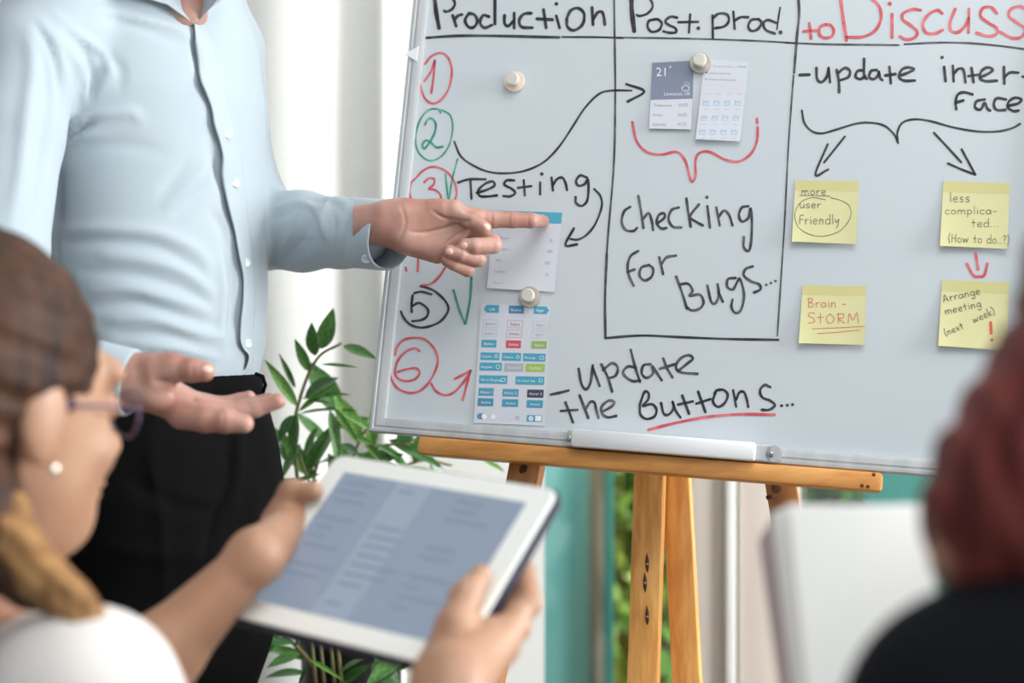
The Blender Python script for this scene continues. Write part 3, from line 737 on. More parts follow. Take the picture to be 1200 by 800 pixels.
w3 = Sheet('printed_card', [(579, 246.5), (659, 249), (650, 342), (570.5, 337.5)], (0.0005, 0.0035), 'white printed list card with a teal top bar, touched by the pointing finger', 'card', None, M['paper'])
w3.poly([(579, 246.5), (659, 249), (657.6, 262.2), (577.8, 259.5)], (78, 168, 196))
for k, (x, y, t_) in enumerate(((584, 280, 'Pictures'), (584, 293, 'Images'), (581, 306, 'Info'), (579, 319, 'Location'), (578, 332.5, 'More >'))):
    w3.text(t_, x, y, 4.2, (176, 180, 196)); 
for k, (x, y) in enumerate(((646, 282), (644.5, 294.5), (641.5, 308), (641, 321.5))):
    w3.rect(x - (3 if k in (1, 2) else 1.5), y - 1.8, x + (3 if k in (1, 2) else 1.5), y + 1.8, (186, 190, 212))
w3.done()
w4 = Sheet('printed_card', [(563.5, 355), (644.5, 358), (638.5, 499), (555, 495)], (0.0005, 0.0015), 'tall printed card with rows of teal, red and green buttons, lower left of board', 'card', None, M['paper'])
T_ = (76, 166, 194); RD = (214, 78, 98); GN = (152, 184, 104); wh = (240, 244, 248)
def e4(x, y): return 540 + x / 5.0, 345 + y / 5.0
def btn(x0, y0, x1, y1, c, t=None, tc=wh, outline=False, h=4.4, left=False):
    a = e4(x0, y0); b = e4(x1, y1 - 3)
    (w4.outline if outline else w4.rect)(a[0], a[1], b[0], b[1], c)
    if t: w4.text(t, (a[0] + 1.6) if left else (a[0] + b[0]) / 2, (a[1] + b[1]) / 2 + 1.7, h * (0.92 if left else 1), tc, centre=not left)
w4.poly([e4(135, 84), e4(152, 60), e4(225, 62), e4(223, 108), e4(150, 106)], T_); w4.text('Left', *e4(184, 93), 4.4, wh, True)
w4.poly([e4(282, 64), e4(371, 66), e4(369, 112), e4(280, 110)], (74, 140, 184)); w4.text('Button', *e4(325, 97), 4.4, wh, True)
w4.poly([e4(429, 68), e4(503, 70), e4(518, 93), e4(500, 115), e4(427, 113)], T_); w4.text('Right', *e4(466, 101), 4.4, wh, True)
for y in (148, 204):
    btn(132 - (y - 148) * .1, y, 218 - (y - 148) * .1, y + 45, (150, 180, 204), 'Button', (150, 160, 180), True)
    btn(274 - (y - 148) * .1, y + 3, 364 - (y - 148) * .1, y + 49, (206, 100, 124), 'Delete', (190, 96, 120), True)
    btn(422 - (y - 148) * .1, y + 7, 514 - (y - 148) * .1, y + 53, (186, 194, 186), 'Agree', (180, 188, 180), True)
btn(122, 264, 210, 312, T_, 'Button'); btn(266, 268, 354, 316, RD, 'Delete'); btn(414, 272, 504, 320, GN, 'Agree')
btn(117, 338, 228, 386, T_, 'Delete', left=True); btn(242, 340, 354, 390, T_, 'Option', left=True); btn(366, 344, 498, 394, T_, 'Message', left=True)
btn(112, 397, 242, 448, T_, 'Register', left=True); btn(256, 402, 367, 454, (176, 180, 190), 'Disabled'); btn(380, 404, 494, 456, (166, 198, 96), 'Enabled')
btn(109, 472, 274, 524, T_, 'Go to Shoping', left=True); btn(322, 478, 490, 530, T_, "I'm Over this", left=True)
btn(105, 546, 194, 596, (84, 158, 188), 'Hover 1'); btn(246, 552, 340, 600, (84, 158, 188), 'Hover 2'); btn(390, 556, 486, 606, (64, 68, 92), 'Hover 3')
btn(100, 606, 192, 656, (72, 150, 182), 'Active'); btn(243, 612, 338, 660, (72, 158, 188), 'Active'); btn(387, 618, 482, 666, (72, 158, 188), 'Active')
for x, y, r in ((207, 361, 9), (334, 366, 9), (218, 424, 11), (468, 503, 10)):
    w4.stroke([e4(x + r * math.cos(a), y + r * math.sin(a)) for a in np.linspace(0, 6.3, 10)], 0.6, wh, 'printed_icon')
for x, y in ((475, 370), (250, 499)):
    a = e4(x - 11, y - 9); b = e4(x + 11, y + 9); w4.outline(a[0], a[1], b[0], b[1], wh, .5)
w4.stroke([e4(112, 713), e4(138, 714)], 7.2, (88, 150, 190), 'printed_block', 0.00012)
w4.stroke([e4(138, 714)], 5.4, (246, 248, 250), 'printed_icon'); w4.stroke([e4(190, 716)], 5.4, (238, 240, 244), 'printed_icon')
w4.stroke([e4(190 + 17 * math.cos(a), 716 + 17 * math.sin(a)) for a in np.linspace(0, 6.3, 14)], .35, (196, 200, 208), 'printed_outline')
a = e4(274, 702); b = e4(303, 736); w4.outline(a[0], a[1], b[0], b[1], (200, 204, 212), .4)
w4.stroke([e4(331 + 9 * math.cos(a), 722 + 9 * math.sin(a)) for a in np.linspace(0, 6.3, 10)], .8, (156, 162, 172), 'printed_outline')
a = e4(388, 706); b = e4(478, 744); w4.rect(a[0], a[1], b[0], b[1], T_); a = e4(437, 710); b = e4(473, 741); w4.rect(a[0], a[1], b[0], b[1], (246, 248, 250), .0003)
w4.stroke([e4(411, 726)], 4.6, wh, 'printed_icon'); w4.stroke([e4(406, 726), e4(410, 730), e4(417, 721)], .7, T_, 'printed_tick', .0004)
w4.done()

# stroke letters for the sticky notes: unit box, y down, baseline 1, x-height 0.45..1, descender 1.45
SF = {
 'a': (.6, [[(.5, .55), (.2, .5), (.05, .75), (.2, 1), (.48, .85), (.5, .5), (.55, 1)]]), 'b': (.55, [[(.05, 0), (.08, 1)], [(.08, .7), (.3, .5), (.5, .72), (.35, 1), (.08, .95)]]),
 'c': (.5, [[(.45, .52), (.18, .5), (.05, .78), (.2, 1), (.45, .95)]]), 'd': (.6, [[(.5, .55), (.2, .5), (.05, .78), (.2, 1), (.5, .9)], [(.52, 0), (.54, 1)]]),
 'e': (.52, [[(.08, .76), (.42, .7), (.38, .5), (.15, .52), (.05, .8), (.2, 1), (.46, .95)]]), 'f': (.4, [[(.42, .1), (.2, .05), (.15, .4), (.15, 1)], [(0, .5), (.36, .48)]]),
 'g': (.58, [[(.48, .5), (.2, .5), (.05, .75), (.2, .95), (.46, .85), (.5, .5), (.5, 1.2), (.35, 1.42), (.1, 1.3)]]), 'h': (.55, [[(.06, 0), (.08, 1)], [(.08, .7), (.28, .48), (.45, .65), (.48, 1)]]),
 'i': (.2, [[(.1, .5), (.12, 1)], [(.09, .25), (.1, .29)]]), 'k': (.5, [[(.06, 0), (.08, 1)], [(.42, .5), (.1, .75), (.45, 1)]]), 'l': (.2, [[(.1, 0), (.12, 1)]]),
 'm': (.85, [[(.06, .5), (.08, 1)], [(.08, .7), (.22, .48), (.38, .6), (.4, 1)], [(.4, .7), (.55, .48), (.72, .6), (.76, 1)]]), 'n': (.55, [[(.06, .5), (.08, 1)], [(.08, .7), (.28, .48), (.42, .6), (.46, 1)]]),
 'o': (.55, [[(.28, .48), (.07, .62), (.08, .9), (.28, 1), (.47, .85), (.45, .6), (.26, .48)]]), 'p': (.55, [[(.06, .5), (.08, 1.4)], [(.08, .65), (.3, .48), (.5, .68), (.35, .98), (.1, .95)]]),
 'r': (.42, [[(.06, .5), (.1, 1)], [(.09, .72), (.22, .52), (.4, .52)]]), 's': (.45, [[(.4, .52), (.15, .5), (.1, .68), (.36, .8), (.35, .98), (.06, .98)]]), 't': (.45, [[(.2, .15), (.22, 1)], [(0, .5), (.42, .48)]]),
 'u': (.55, [[(.06, .5), (.1, .92), (.28, 1), (.44, .8), (.46, .5)], [(.46, .5), (.5, 1)]]), 'w': (.75, [[(.05, .5), (.15, .98), (.35, .6), (.5, .98), (.68, .5)]]), 'x': (.5, [[(.05, .5), (.42, 1)], [(.42, .5), (.05, 1)]]),
 'y': (.52, [[(.05, .5), (.2, .85), (.42, .5)], [(.45, .5), (.35, 1.1), (.15, 1.4)]]), 'A': (.7, [[(.05, 1), (.32, .1), (.6, 1)], [(.12, .72), (.55, .68)]]), 'B': (.65, [[(.1, .05), (.1, 1)], [(.0, .1), (.4, .05), (.5, .3), (.15, .5), (.5, .6), (.52, .9), (.1, 1)]]),
 'F': (.5, [[(.5, .12), (.12, .15), (.08, 1)], [(.1, .55), (.4, .5)]]), 'H': (.65, [[(.08, .1), (.08, 1)], [(.55, .1), (.55, 1)], [(.08, .55), (.55, .55)]]), 'S': (.6, [[(.52, .15), (.2, .1), (.1, .35), (.45, .6), (.48, .9), (.06, 1)]]),
 'O': (.65, [[(.3, .2), (.06, .5), (.15, .95), (.45, .95), (.58, .55), (.32, .2)]]), 'R': (.6, [[(.1, .15), (.12, 1)], [(.05, .2), (.45, .2), (.42, .55), (.12, .6), (.55, 1)]]), 'M': (.85, [[(.06, 1), (.14, .15), (.4, .75), (.66, .1), (.78, 1)]]),
 '-': (.45, [[(.05, .7), (.38, .66)]]), '.': (.2, [[(.08, .96), (.11, .99)]]), '?': (.45, [[(.05, .25), (.25, .05), (.4, .3), (.2, .55), (.2, .72)], [(.19, .95), (.2, .99)]]), '(': (.3, [[(.25, 0), (.08, .5), (.22, 1.15)]]), ')': (.3, [[(.05, 0), (.24, .5), (.06, 1.15)]]), ' ': (.35, []),
}
def hand(sheet, st, x, y, h, c, w=0.7, ang=0.0, sp=1.0):
    """handwriting with baseline starting at image (x, y)"""
    ca, sa = math.cos(ang), math.sin(ang); cx = 0
    for ch in st:
        wd, strokes = SF[ch]
        for k in strokes:
            sheet.stroke([(x + (cx + a * h * sp) * ca + (b - 1) * h * -sa, y + (cx + a * h * sp) * sa + (b - 1) * h * ca) for a, b in k], w, c)
        cx += (wd + 0.12) * h * sp
def note(q, label, strip=0.17):
    s = Sheet('sticky_note', q, (0.0004, 0.006), label, 'sticky note', 'yellow sticky notes on the whiteboard', M['note'], 0.002)
    V = [s.pt(i / 8, j * strip, 0.0001) for j in (0, 1) for i in range(9)]
    obj('glue_strip', V, [[i, 9 + i, 10 + i, i + 1] for i in range(8)], M['notestrip'], s.o, False)
    return s
def h_(x, y): return 910 + x / 3.3345, 180 + y / 3.3345
bk = (84, 78, 76); rdp = (214, 104, 84)
n1 = note([(932, 211), (1006, 212), (1003.5, 286), (928, 283)], 'yellow sticky note reading more user Friendly, words circled')
hand(n1, 'more', *h_(97, 160), 9.3, bk, .75, 0, 1.15); hand(n1, 'user', *h_(90, 212), 9.5, bk, .75, 0, 1.15); hand(n1, 'Friendly', *h_(88, 275), 11.5, bk, .75, 0, .95)
n1.stroke([h_(90, 163), h_(150, 164), h_(208, 166)], .7, bk, 'underline'); n1.stroke([h_(x, y) for x, y in ((192, 180), (140, 172), (95, 190), (72, 235), (85, 285), (130, 315), (185, 322), (250, 300), (288, 250), (285, 205), (250, 182), (212, 172))], .7, bk, 'drawn_loop')
n1.done()
n2 = note([(940.5, 334), (1015.5, 335), (1013, 404), (936, 402)], 'yellow sticky note reading Brain-STORM in red, underlined twice')
hand(n2, 'Brain -', *h_(122, 600), 11, rdp, .85, 0, 1.05); hand(n2, 'StORM', *h_(120, 662), 13.5, rdp, .85, 0, 1.25)
n2.stroke([h_(140, 684), h_(240, 680), h_(342, 674)], .8, rdp, 'underline'); n2.stroke([h_(160, 703), h_(240, 697), h_(325, 688)], .8, rdp, 'underline'); n2.done()
n3 = note([(1105.5, 212), (1183.5, 214.5), (1180.5, 291.5), (1101.5, 288)], 'yellow sticky note reading less complicated, at the top right')
hand(n3, 'less', *h_(676, 188), 11, bk, .75, 0, 1.1); hand(n3, 'complica-', *h_(658, 236), 9.5, bk, .75, 0, 1.2); hand(n3, 'ted...', *h_(762, 286), 10, bk, .75, 0, 1.15); hand(n3, '(How to do..?)', *h_(670, 345), 10.5, bk, .75, .03, .88); n3.done()
n4 = note([(1104, 328), (1183, 331), (1180, 410.5), (1099.5, 405)], 'yellow sticky note reading Arrange meeting next week with red exclamation mark')
hand(n4, 'Arrange', *h_(652, 580), 9, bk, .85, -.22, 1.1); hand(n4, 'meeting', *h_(660, 628), 9, bk, .85, -.22, 1.1); hand(n4, '(next', *h_(660, 712), 8.5, bk, .85, -.4, 1.0); hand(n4, 'week)', *h_(772, 662), 9.5, bk, .85, -.42, .95)
n4.stroke([h_(837, 660), h_(839, 700)], 3.8, (216, 90, 66), 'exclamation_mark'); n4.stroke([h_(841, 727)], 3.0, (216, 90, 66), 'exclamation_mark'); n4.done()

# ------------------------------------------------------------------ magnets
M['magnet'] = mat('magnet_metal', hexc((190, 184, 172)), 0.35, metal=0.4); M['magtop'] = mat('magnet_knob_top', hexc((214, 211, 202)), 0.45, metal=0.1)
def magnet(px, py, label, m):
    c = onb(px, py, 0.0012); r = 0.0128
    root = empty('magnet', c, label, 'magnet', 'round knob magnets on the whiteboard')
    autosmooth(MB().lathe(c, -BN, [(r, 0), (r * 1.02, .0015), (r * .98, .003), (r * .86, .0032), (r * .55, .0026)], 40).build('base_plate', m, root))
    autosmooth(MB().lathe(c, -BN, [(r * .5, .0024), (r * .5, .008), (r * .58, .0095), (r * .64, .011), (r * .63, .0145), (r * .54, .0155), (.0001, .0156)], 36).build('knob', M['magtop'], root))
M['peach'] = mat('magnet_peach', hexc((240, 220, 202)), 0.35, metal=0.1)
magnet(603, 96, 'pale peach knob magnet alone on the bare upper left of the board', M['peach'])
magnet(821, 74, 'metal knob magnet holding the weather card', M['magnet'])
magnet(621, 348, 'metal knob magnet between the list card and the card of buttons', M['magnet'])

# ------------------------------------------------------------------ easel
def wood(name, c1, c2, sc):
    m = mat(name, hexc(c1), 0.5, col2=hexc(c2), scale=sc, bump=0.15, detail=6, lo=.38, hi=.62); return m
M['woodv'] = wood('pine_upright', (240, 182, 104), (214, 150, 76), (90, 90, 3.5))
M['woodh'] = wood('pine_crosswise', (222, 160, 88), (198, 132, 64), (6, 60, 90))
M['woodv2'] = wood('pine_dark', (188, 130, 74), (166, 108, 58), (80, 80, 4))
M['stain'] = mat('knot', hexc((96, 56, 30)), 0.7, col2=hexc((60, 34, 20)), scale=(200, 200, 60))
ub0, ub1 = uv(onb(493, 515))[0], uv(onb(1035, 553))[0]
easel = empty('easel', (P(770, 400, 2.0).x, 2.0, 0), 'pine wood easel carrying the whiteboard on its front ledge', 'easel')
hb = 0.0215
beam = MB().box(bp((ub0 + ub1) / 2, -hb / 2 - 0.001, -0.008), ub1 - ub0, 0.046, hb, R_, 0.005).build('ledge', M['woodh'], easel); autosmooth(beam)
for px, py in ((1024, 556), (1010, 569), (1017, 570)):
    MB().lathe(onb(px, py, 0.0152), -BN, [(0.0022, 0), (0.0018, 0.0002)], 10).build('dent', M['stain'], beam)
def leg(pxt, pyt, pxb, pyb, w, d_mid, slope_y, m, name='leg', t=0.034, top=1.95):
    """upright through two image points at depth d_mid, running from the floor to the top"""
    a = P(pxt, pyt, d_mid); b = P(pxb, pyb, d_mid); dx = (b.x - a.x) / (b.z - a.z)
    def at(z): return Vector((a.x + dx * (z - a.z), d_mid + slope_y * (a.z - z), z))
    o = MB().bar(at(0.0), at(top), w, t, BU, 0.0015).build(name, m, easel); autosmooth(o); return o, at
lA, atA = leg(762, 556, 751, 800, 0.036, 1.93, -0.15, M['woodv'], top=1.60)
lB, atB = leg(793, 559, 802, 800, 0.034, 1.96, -0.15, M['woodv'], top=1.60)
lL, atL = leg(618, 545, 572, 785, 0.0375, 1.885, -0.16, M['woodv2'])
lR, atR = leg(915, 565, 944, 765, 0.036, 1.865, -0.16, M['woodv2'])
for px, py in ((757, 658), (754.5, 680), (757, 719)):
    p = P(px, py, 1.93 - 0.15 * ((py - 556) / F * 1.93)); p.y -= 0.0176
    s1 = MB(); s1.tube([p + Vector((0.0005, -.0002, -.013)), p + Vector((0, -.0003, -.004)), p + Vector((0, -.0003, .004)), p + Vector((-.0005, -.0002, .013))], [.0003, .0022, .0022, .0003], 8)
    o_ = s1.build('knot', M['stain'], lA, True)
    MB().lathe(p + Vector((0, -.0022, 0)), (0, -1, 0), [(.0016, 0), (.0014, .0012), (.0005, .0016)], 10).build('screw', M['steel'], lA)
for (px, py, l, d) in ((614, 546, lL, 1.885), (907, 567, lR, 1.865)):
    p = P(px, py + 3, d); p.y -= 0.0176
    MB().lathe(p, (0, -1, 0), [(.006, 0), (.005, .0006), (.004, .0004), (.003, .0009)], 16).build('knot', M['stain'], l)
MB().tube([P(899, 583, 1.848), P(903, 582, 1.845), P(911, 581, 1.846)], [.0028, .002, .0004], 8).build('knot', M['stain'], lR, True)
tA, tB = atL(1.93), atR(1.93)
MB().bar(tA + Vector((-.02, .03, 0)), tB + Vector((.02, .03, 0)), 0.04, 0.02, (0, 0, 1)).build('top_rail', M['woodh'], easel)
q1, q2 = atL(1.57), atR(1.57)
MB().bar(q1 + Vector((-.02, .03, 0)), q2 + Vector((.02, .03, 0)), 0.04, 0.02, (0, 0, 1)).build('middle_rail', M['woodh'], easel)
# ------------------------------------------------------------------ people: shared
M['skin'] = mat('skin', hexc((190, 150, 136)), 0.42, col2=hexc((166, 112, 98)), scale=(28, 28, 28), sss=0.06, bump=0.12, bscale=(350, 350, 350), lo=.3, hi=.75)
M['skin2'] = mat('skin_fair', hexc((176, 138, 112)), 0.5, col2=hexc((162, 118, 92)), scale=(24, 24, 24), sss=0.05, lo=.3, hi=.75)
M['nail'] = mat('finger_nail', hexc((232, 188, 172)), 0.25)
M['shirt'] = mat('pale_blue_cotton', hexc((172, 185, 193)), 0.8, col2=hexc((168, 182, 191)), scale=(6, 6, 6), bump=0.08, bscale=(900, 900, 900), sheen=0.15)
M['shirtin'] = mat('pale_blue_inside', hexc((120, 150, 172)), 0.85)
M['trouser'] = mat('black_wool', hexc((6, 6, 7)), 0.85, col2=hexc((4, 4, 5)), scale=(40, 40, 40), bump=0.1, bscale=(1200, 1200, 1200), spec=0.12)
M['leather'] = mat('black_leather', hexc((18, 17, 17)), 0.35)
M['button'] = mat('pale_button', hexc((206, 220, 228)), 0.3)
M['hairdark'] = mat('dark_hair', hexc((40, 28, 22)), 0.5)

def r_(px, d): return px * d / F
def V3(px, py, d): return np.array(P(px, py, d))
def hchain(f, pts, k=0.003):
    """pts: (px, py, depth, radius px)"""
    f.chain([V3(a, b, c) for a, b, c, r in pts], [r_(r, c) for a, b, c, r in pts], k)
def creases(V, N, lst, A=1.0): return fold(V, N, [(p, w, a * A) for p, w, a in lst])
def ray_hit(bvh, px, py, L=Vector((0, 0, 0))):
    d = Vector(((px - 600) / F, 1, -(py - 400) / F)).normalized()
    h = bvh.ray_cast(Vector((0, 0, CH)), d)
    return h[0], h[1]
def join(parts):
    V = []; Q = []; n = 0
    for v, q in parts: V.append(v); Q.append(q + n); n += len(v)
    return np.concatenate(V), np.concatenate(Q)
def bvh_of(V, Q): return BVHTree.FromPolygons([tuple(v) for v in V], [tuple(q) for q in Q.tolist()])
def orient(fwd, up=(0, 0, 1)):
    f = Vector(fwd).normalized(); r = f.cross(Vector(up)).normalized(); u = r.cross(f)
    return np.array(Matrix((r, f, u)).transposed())      # columns: right, forward, up
def head(f, c, fwd, s=1.0, neck=None):
    """head with brow, nose, lips, chin and ears; c = centre of the skull"""
    R = orient(fwd); c = np.array(c, float)
    def L(x, y, z): return c + R @ (np.array((x, y, z)) * s)
    e = lambda p, r, k=0.008: f.ell(L(*p), np.array(r) * s, R, k)
    e((0, -.012, .018), (.074, .092, .088)); e((0, .03, -.03), (.062, .06, .078), .02); e((0, .052, -.078), (.040, .036, .030), .022)
    e((0, .072, .03), (.055, .02, .018), .014)
    for x in (-1, 1):
        e((x * .036, .062, -.025), (.022, .02, .02), .014); e((x * .074, -.006, -.008), (.008, .018, .031), .005)
        f.ell(L(x * .031, .094, .008), np.array((.017, .014, .012)) * s, R, .008, True)
        e((x * .031, .077, .006), (.0135, .0125, .0115), .001)
    f.cap(L(0, .086, .018), L(0, .108, -.022), .008 * s, .012 * s, .008)
    e((0, .091, -.050), (.022, .01, .0055), .004); e((0, .089, -.059), (.019, .011, .006), .004)
    return L, R

# ------------------------------------------------------------------ the man at the whiteboard
def man():
    root_loc = P(180, 400, 1.88); root_loc.z = 0
    sk = Field(P(-40, 530, 1.45) - Vector((.1, 0.02, .1)), P(420, -360, 2.05), 0.006)
    # --- coarse body under the clothes (head, neck, trunk, legs)
    cx = lambda py, px: P(px, py, 1.88)
    b = Field((-.65, 1.45, -.0), (-.02, 2.2, 1.86), 0.008)
    yaw = -math.radians(45)         # local +y (back) ; front faces camera-right
    def row(px, py, a, bb, d=1.88, y=math.radians(45)): p = P(px - 5, py, d); return (p.z, p.x, p.y, a * .905 / 1000, bb * 1.09 / 1000, y)
    b.loft([row(184, 640, 110, 80), row(181, 470, 130, 85), row(178, 330, 135, 88), row(168, 130, 145, 92), row(160, 30, 140, 85), row(165, -40, 90, 60)], 0.02)
    hchain(b, [(180, -10, 1.87, 58), (196, -120, 1.84, 56), (205, -170, 1.83, 56)], 0.02)
    head(b, P(214, -235, 1.81), (0.85, -0.5, -0.15), 1.08)
    b.cap(V3(205, -60, 1.83), V3(216, 12, 1.805), .035, .028, .02)
    for a, k in (((140, 600, 1.83, 55), (134, 930, 1.86, 40)), ((225, 600, 1.93, 55), (206, 930, 1.97, 40))):
        hchain(b, [a, k, (k[0] - 5, 1380, k[2] + .03, 32)], 0.02)
        ft = P(k[0] - 5, 1380, k[2] + .03); f2 = ft + Vector((.13, -.12, -.02)); ft.z = .07; f2.z = .035
        b.cap(ft, f2, .035, .028, .02)
    hchain(b, [(250, 60, 1.97, 30), (275, 200, 2.01, 30), (305, 272, 1.99, 28), (360, 270, 1.93, 27), (452, 262, 1.83, 24)], 0.02)
    hchain(b, [(30, 60, 1.74, 46), (0, 330, 1.62, 38), (-8, 415, 1.58, 36), (70, 432, 1.56, 33), (150, 447, 1.545, 26)], 0.02)
    Vb, Qb = b.mesh()
    # --- pointing hand (his left), palm to the camera
    f = Field((-.185, 1.74, 1.12), (.06, 1.93, 1.30), 0.0014)
    f.lo = f.lo; dB = lambda px, py: onb(px, py).y
    W0 = 1.815
    def hk(pts, k=.0025): hchain(f, pts, k)
    hk([(425, 263, 1.83, 24), (452, 262, W0, 25.5), (470, 262, W0, 25)], .006)
    f.cap(V3(465, 256, W0), V3(545, 262, W0 + .004), r_(21, W0), r_(14, W0), .012)      # index side of the palm
    f.cap(V3(468, 270, W0), V3(530, 286, W0 + .003), r_(20, W0), r_(14, W0), .012)      # little finger side
    f.cap(V3(475, 262, W0 + .002), V3(536, 275, W0 + .006), r_(22, W0), r_(16, W0), .012)
    f.cap(V3(478, 284, W0 - .004), V3(512, 297, W0 - .004), r_(14, W0), r_(12, W0), .014)   # heel of the hand
    f.cap(V3(476, 252, W0 - .008), V3(518, 247, W0 - .012), r_(15, W0), r_(13.5, W0), .014) # thumb mound
    f.cap(V3(500, 254, W0), V3(560, 254, W0 + .008), r_(17, W0), r_(10.5, W0), .010)
    # index finger, straight, tip on the card
    hk([(550, 254, W0 + .010, 11), (578, 257, W0 + .012, 10.2), (600, 257.5, W0 + .013, 9.7), (622, 258.3, W0 + .016, 8.9), (636, 259, dB(636, 259) - .009, 7.6)], .0022)
    # thumb across the palm side of the index finger
    hk([(508, 247, W0 - .010, 14), (532, 247, W0 - .013, 12.5), (553, 258, W0 - .017, 10), (568, 267, W0 - .021, 8.0)], .0035)
    # middle, ring, little finger curled back towards the palm
    hk([(540, 268, W0 + .008, 12), (576, 284, W0 - .004, 11), (578, 287, W0 - .012, 10.4), (556, 288, W0 - .023, 9.6), (545, 287.5, W0 - .023, 8.6)], .0015)
    hk([(532, 280, W0 + .008, 12), (557, 300, W0 - .002, 10.6), (560, 303, W0 - .010, 10), (540, 298, W0 - .022, 9.3), (528, 295, W0 - .023, 8.6)], .0012)
    hk([(520, 290, W0 + .006, 11), (546, 313, W0 - .002, 9), (548, 316, W0 - .006, 8.6), (532, 309, W0 - .016, 8.2), (524, 305, W0 - .018, 7.6)], .0012)
    Vh, Qh = f.mesh(); Vh = laplace(Vh, Qh, 1, .4); Nh = vnorm(Vh, Qh)
    Vh = fold(Vh, Nh, [([(481, 272), (500, 272), (525, 266), (549, 259)], 2.0, -.0022), ([(507, 247), (520, 255), (535, 258), (549, 259)], 2.0, -.0020),
        ([(520, 287), (534, 276), (552, 266)], 1.6, -.0016), ([(598, 249), (597, 257), (598, 266)], 1.0, -.0006), ([(601, 249), (602, 257), (600, 266)], .9, -.0005),
        ([(620, 251), (619, 258), (621, 266)], 1.0, -.0006), ([(577, 247), (576, 256), (577, 266)], 1.2, -.0007), ([(540, 243), (545, 247), (552, 247)], 2.5, -.0008),
        ([(541, 292), (539, 298), (536, 303)], 1.0, -.0006), ([(470, 240), (475, 262), (466, 285)], 2.0, -.0007)])
    # --- open hand (his right), palm up
    g = Field((-.42, 1.46, .98), (-.215, 1.66, 1.10), 0.0015)
    D = 1.545
    def gk(pts, k=.003): hchain(g, pts, k)
    gk([(120, 443, D + .01, 27), (152, 446, D, 28), (172, 450, D, 28)], .008)
    g.cap(V3(168, 438, D), V3(196, 432, D - .008), r_(24, D), r_(19, D), .012)
    g.cap(V3(168, 455, D + .005), V3(215, 484, D + .005), r_(22, D), r_(16, D), .012)
    g.cap(V3(175, 452, D + .02), V3(232, 478, D + .03), r_(22, D), r_(14, D), .012)
    g.cap(V3(180, 452, D + .035), V3(236, 474, D + .05), r_(18, D), r_(12, D), .012)
    gk([(184, 436, D - .008, 22), (204, 431, D - .012, 15.5), (224, 433, D - .015, 13.2), (240, 435, D - .016, 12.0)], .006)      # thumb
    gk([(212, 486, D, 17), (240, 491, D - .004, 15.5), (264, 493, D - .006, 14), (286, 496, D - .006, 11.5)], .004)  # index
    gk([(232, 480, D + .022, 14), (268, 486, D + .03, 12), (300, 478, D + .034, 10.5), (325, 470, D + .034, 9.5)], .003)      # middle
    gk([(236, 477, D + .042, 13), (270, 481, D + .052, 11), (298, 474, D + .056, 9.5), (316, 468, D + .056, 8.5)], .003)    # ring
    gk([(230, 470, D + .058, 12), (258, 474, D + .070, 9.5), (280, 469, D + .074, 8.2), (292, 465, D + .074, 7.5)], .003)    # little
    Vg, Qg = g.mesh(); Vg = laplace(Vg, Qg, 1, .4); Ng = vnorm(Vg, Qg)
    Vg = fold(Vg, Ng, [([(183, 446), (200, 449), (212, 452)], 4, -.003), ([(205, 445), (208, 455), (204, 462)], 3, -.002), ([(262, 482), (262, 492), (260, 505)], 1.5, -.0006), ([(225, 424), (226, 433), (225, 444)], 1.5, -.0006)])
    V, Q = join([(Vb, Qb), (Vh, Qh), (Vg, Qg)])
    body = obj('person', V, Q, M['skin'], None, True, loc=root_loc)
    tag(body, 'man in pale blue shirt and black trousers pointing at the whiteboard', 'person')
    # nails
    bh = bvh_of(Vh, Qh); bg_ = bvh_of(Vg, Qg)
    def nail(bv, px, py, rx, ry, ang):
        h, n = ray_hit(bv, px, py)
        if h is None: return
        ca, sa = math.cos(ang), math.sin(ang); ring = []; ctr = None
        Vn = []; Fn = []
        rings = 3; m = 14
        for q in range(rings + 1):
            for k in range(m):
                a = 2 * math.pi * k / m; x = rx * q / rings * math.cos(a); y = ry * q / rings * math.sin(a)
                hh, nn = ray_hit(bv, px + x * ca - y * sa, py + x * sa + y * ca)
                hh = hh if hh is not None else h
                Vn.append(hh + n * (.0006 if q < rings else -.0001))
        for q in range(rings):
            for k in range(m):
                Fn.append([q * m + k, q * m + (k + 1) % m, (q + 1) * m + (k + 1) % m, (q + 1) * m + k])
        obj('finger_nail', Vn, Fn, M['nail'], body)
    nail(bh, 570.5, 265.5, 5.2, 3.6, .7); nail(bh, 543.5, 287.5, 4.8, 4.2, 0.1); nail(bh, 526.5, 294.5, 5.0, 4.4, .15); nail(bg_, 243, 432, 7, 4.2, .1)

    # --- shirt
    s = Field((-.72, 1.42, .98), (-.06, 2.14, 1.68), 0.005)
    y45 = math.radians(45)
    s.loft([row(178, 500, 138, 100), row(180, 455, 144, 104), row(181, 435, 150, 110), row(182, 400, 157, 116), row(182, 340, 160, 117), row(180, 260, 160, 116), row(176, 190, 164, 117), row(170, 120, 172, 120), row(163, 60, 174, 116), row(157, 20, 170, 108), row(155, -15, 156, 98), row(160, -50, 120, 84)], 0.012, 2.0)
    hchain(s, [(70, 35, 1.76, 66), (30, 70, 1.72, 64), (12, 160, 1.68, 60), (-4, 300, 1.62, 58), (-14, 400, 1.58, 52), (-10, 430, 1.575, 50)], .012)
    hchain(s, [(-12, 425, 1.575, 50), (60, 438, 1.56, 46), (108, 443, 1.55, 41)], .01)
    hchain(s, [(242, 20, 1.96, 50), (258, 60, 1.98, 50), (272, 200, 2.01, 48), (305, 268, 1.99, 47), (355, 271, 1.94, 46), (402, 273, 1.885, 40), (420, 272, 1.86, 38)], .012)
    # neckline opening
    for dd in (0, .03, .06, .09): s.cap(V3(220, -80, 1.70 + dd), V3(220, 3, 1.725 + dd), .038, .004, .003, True)
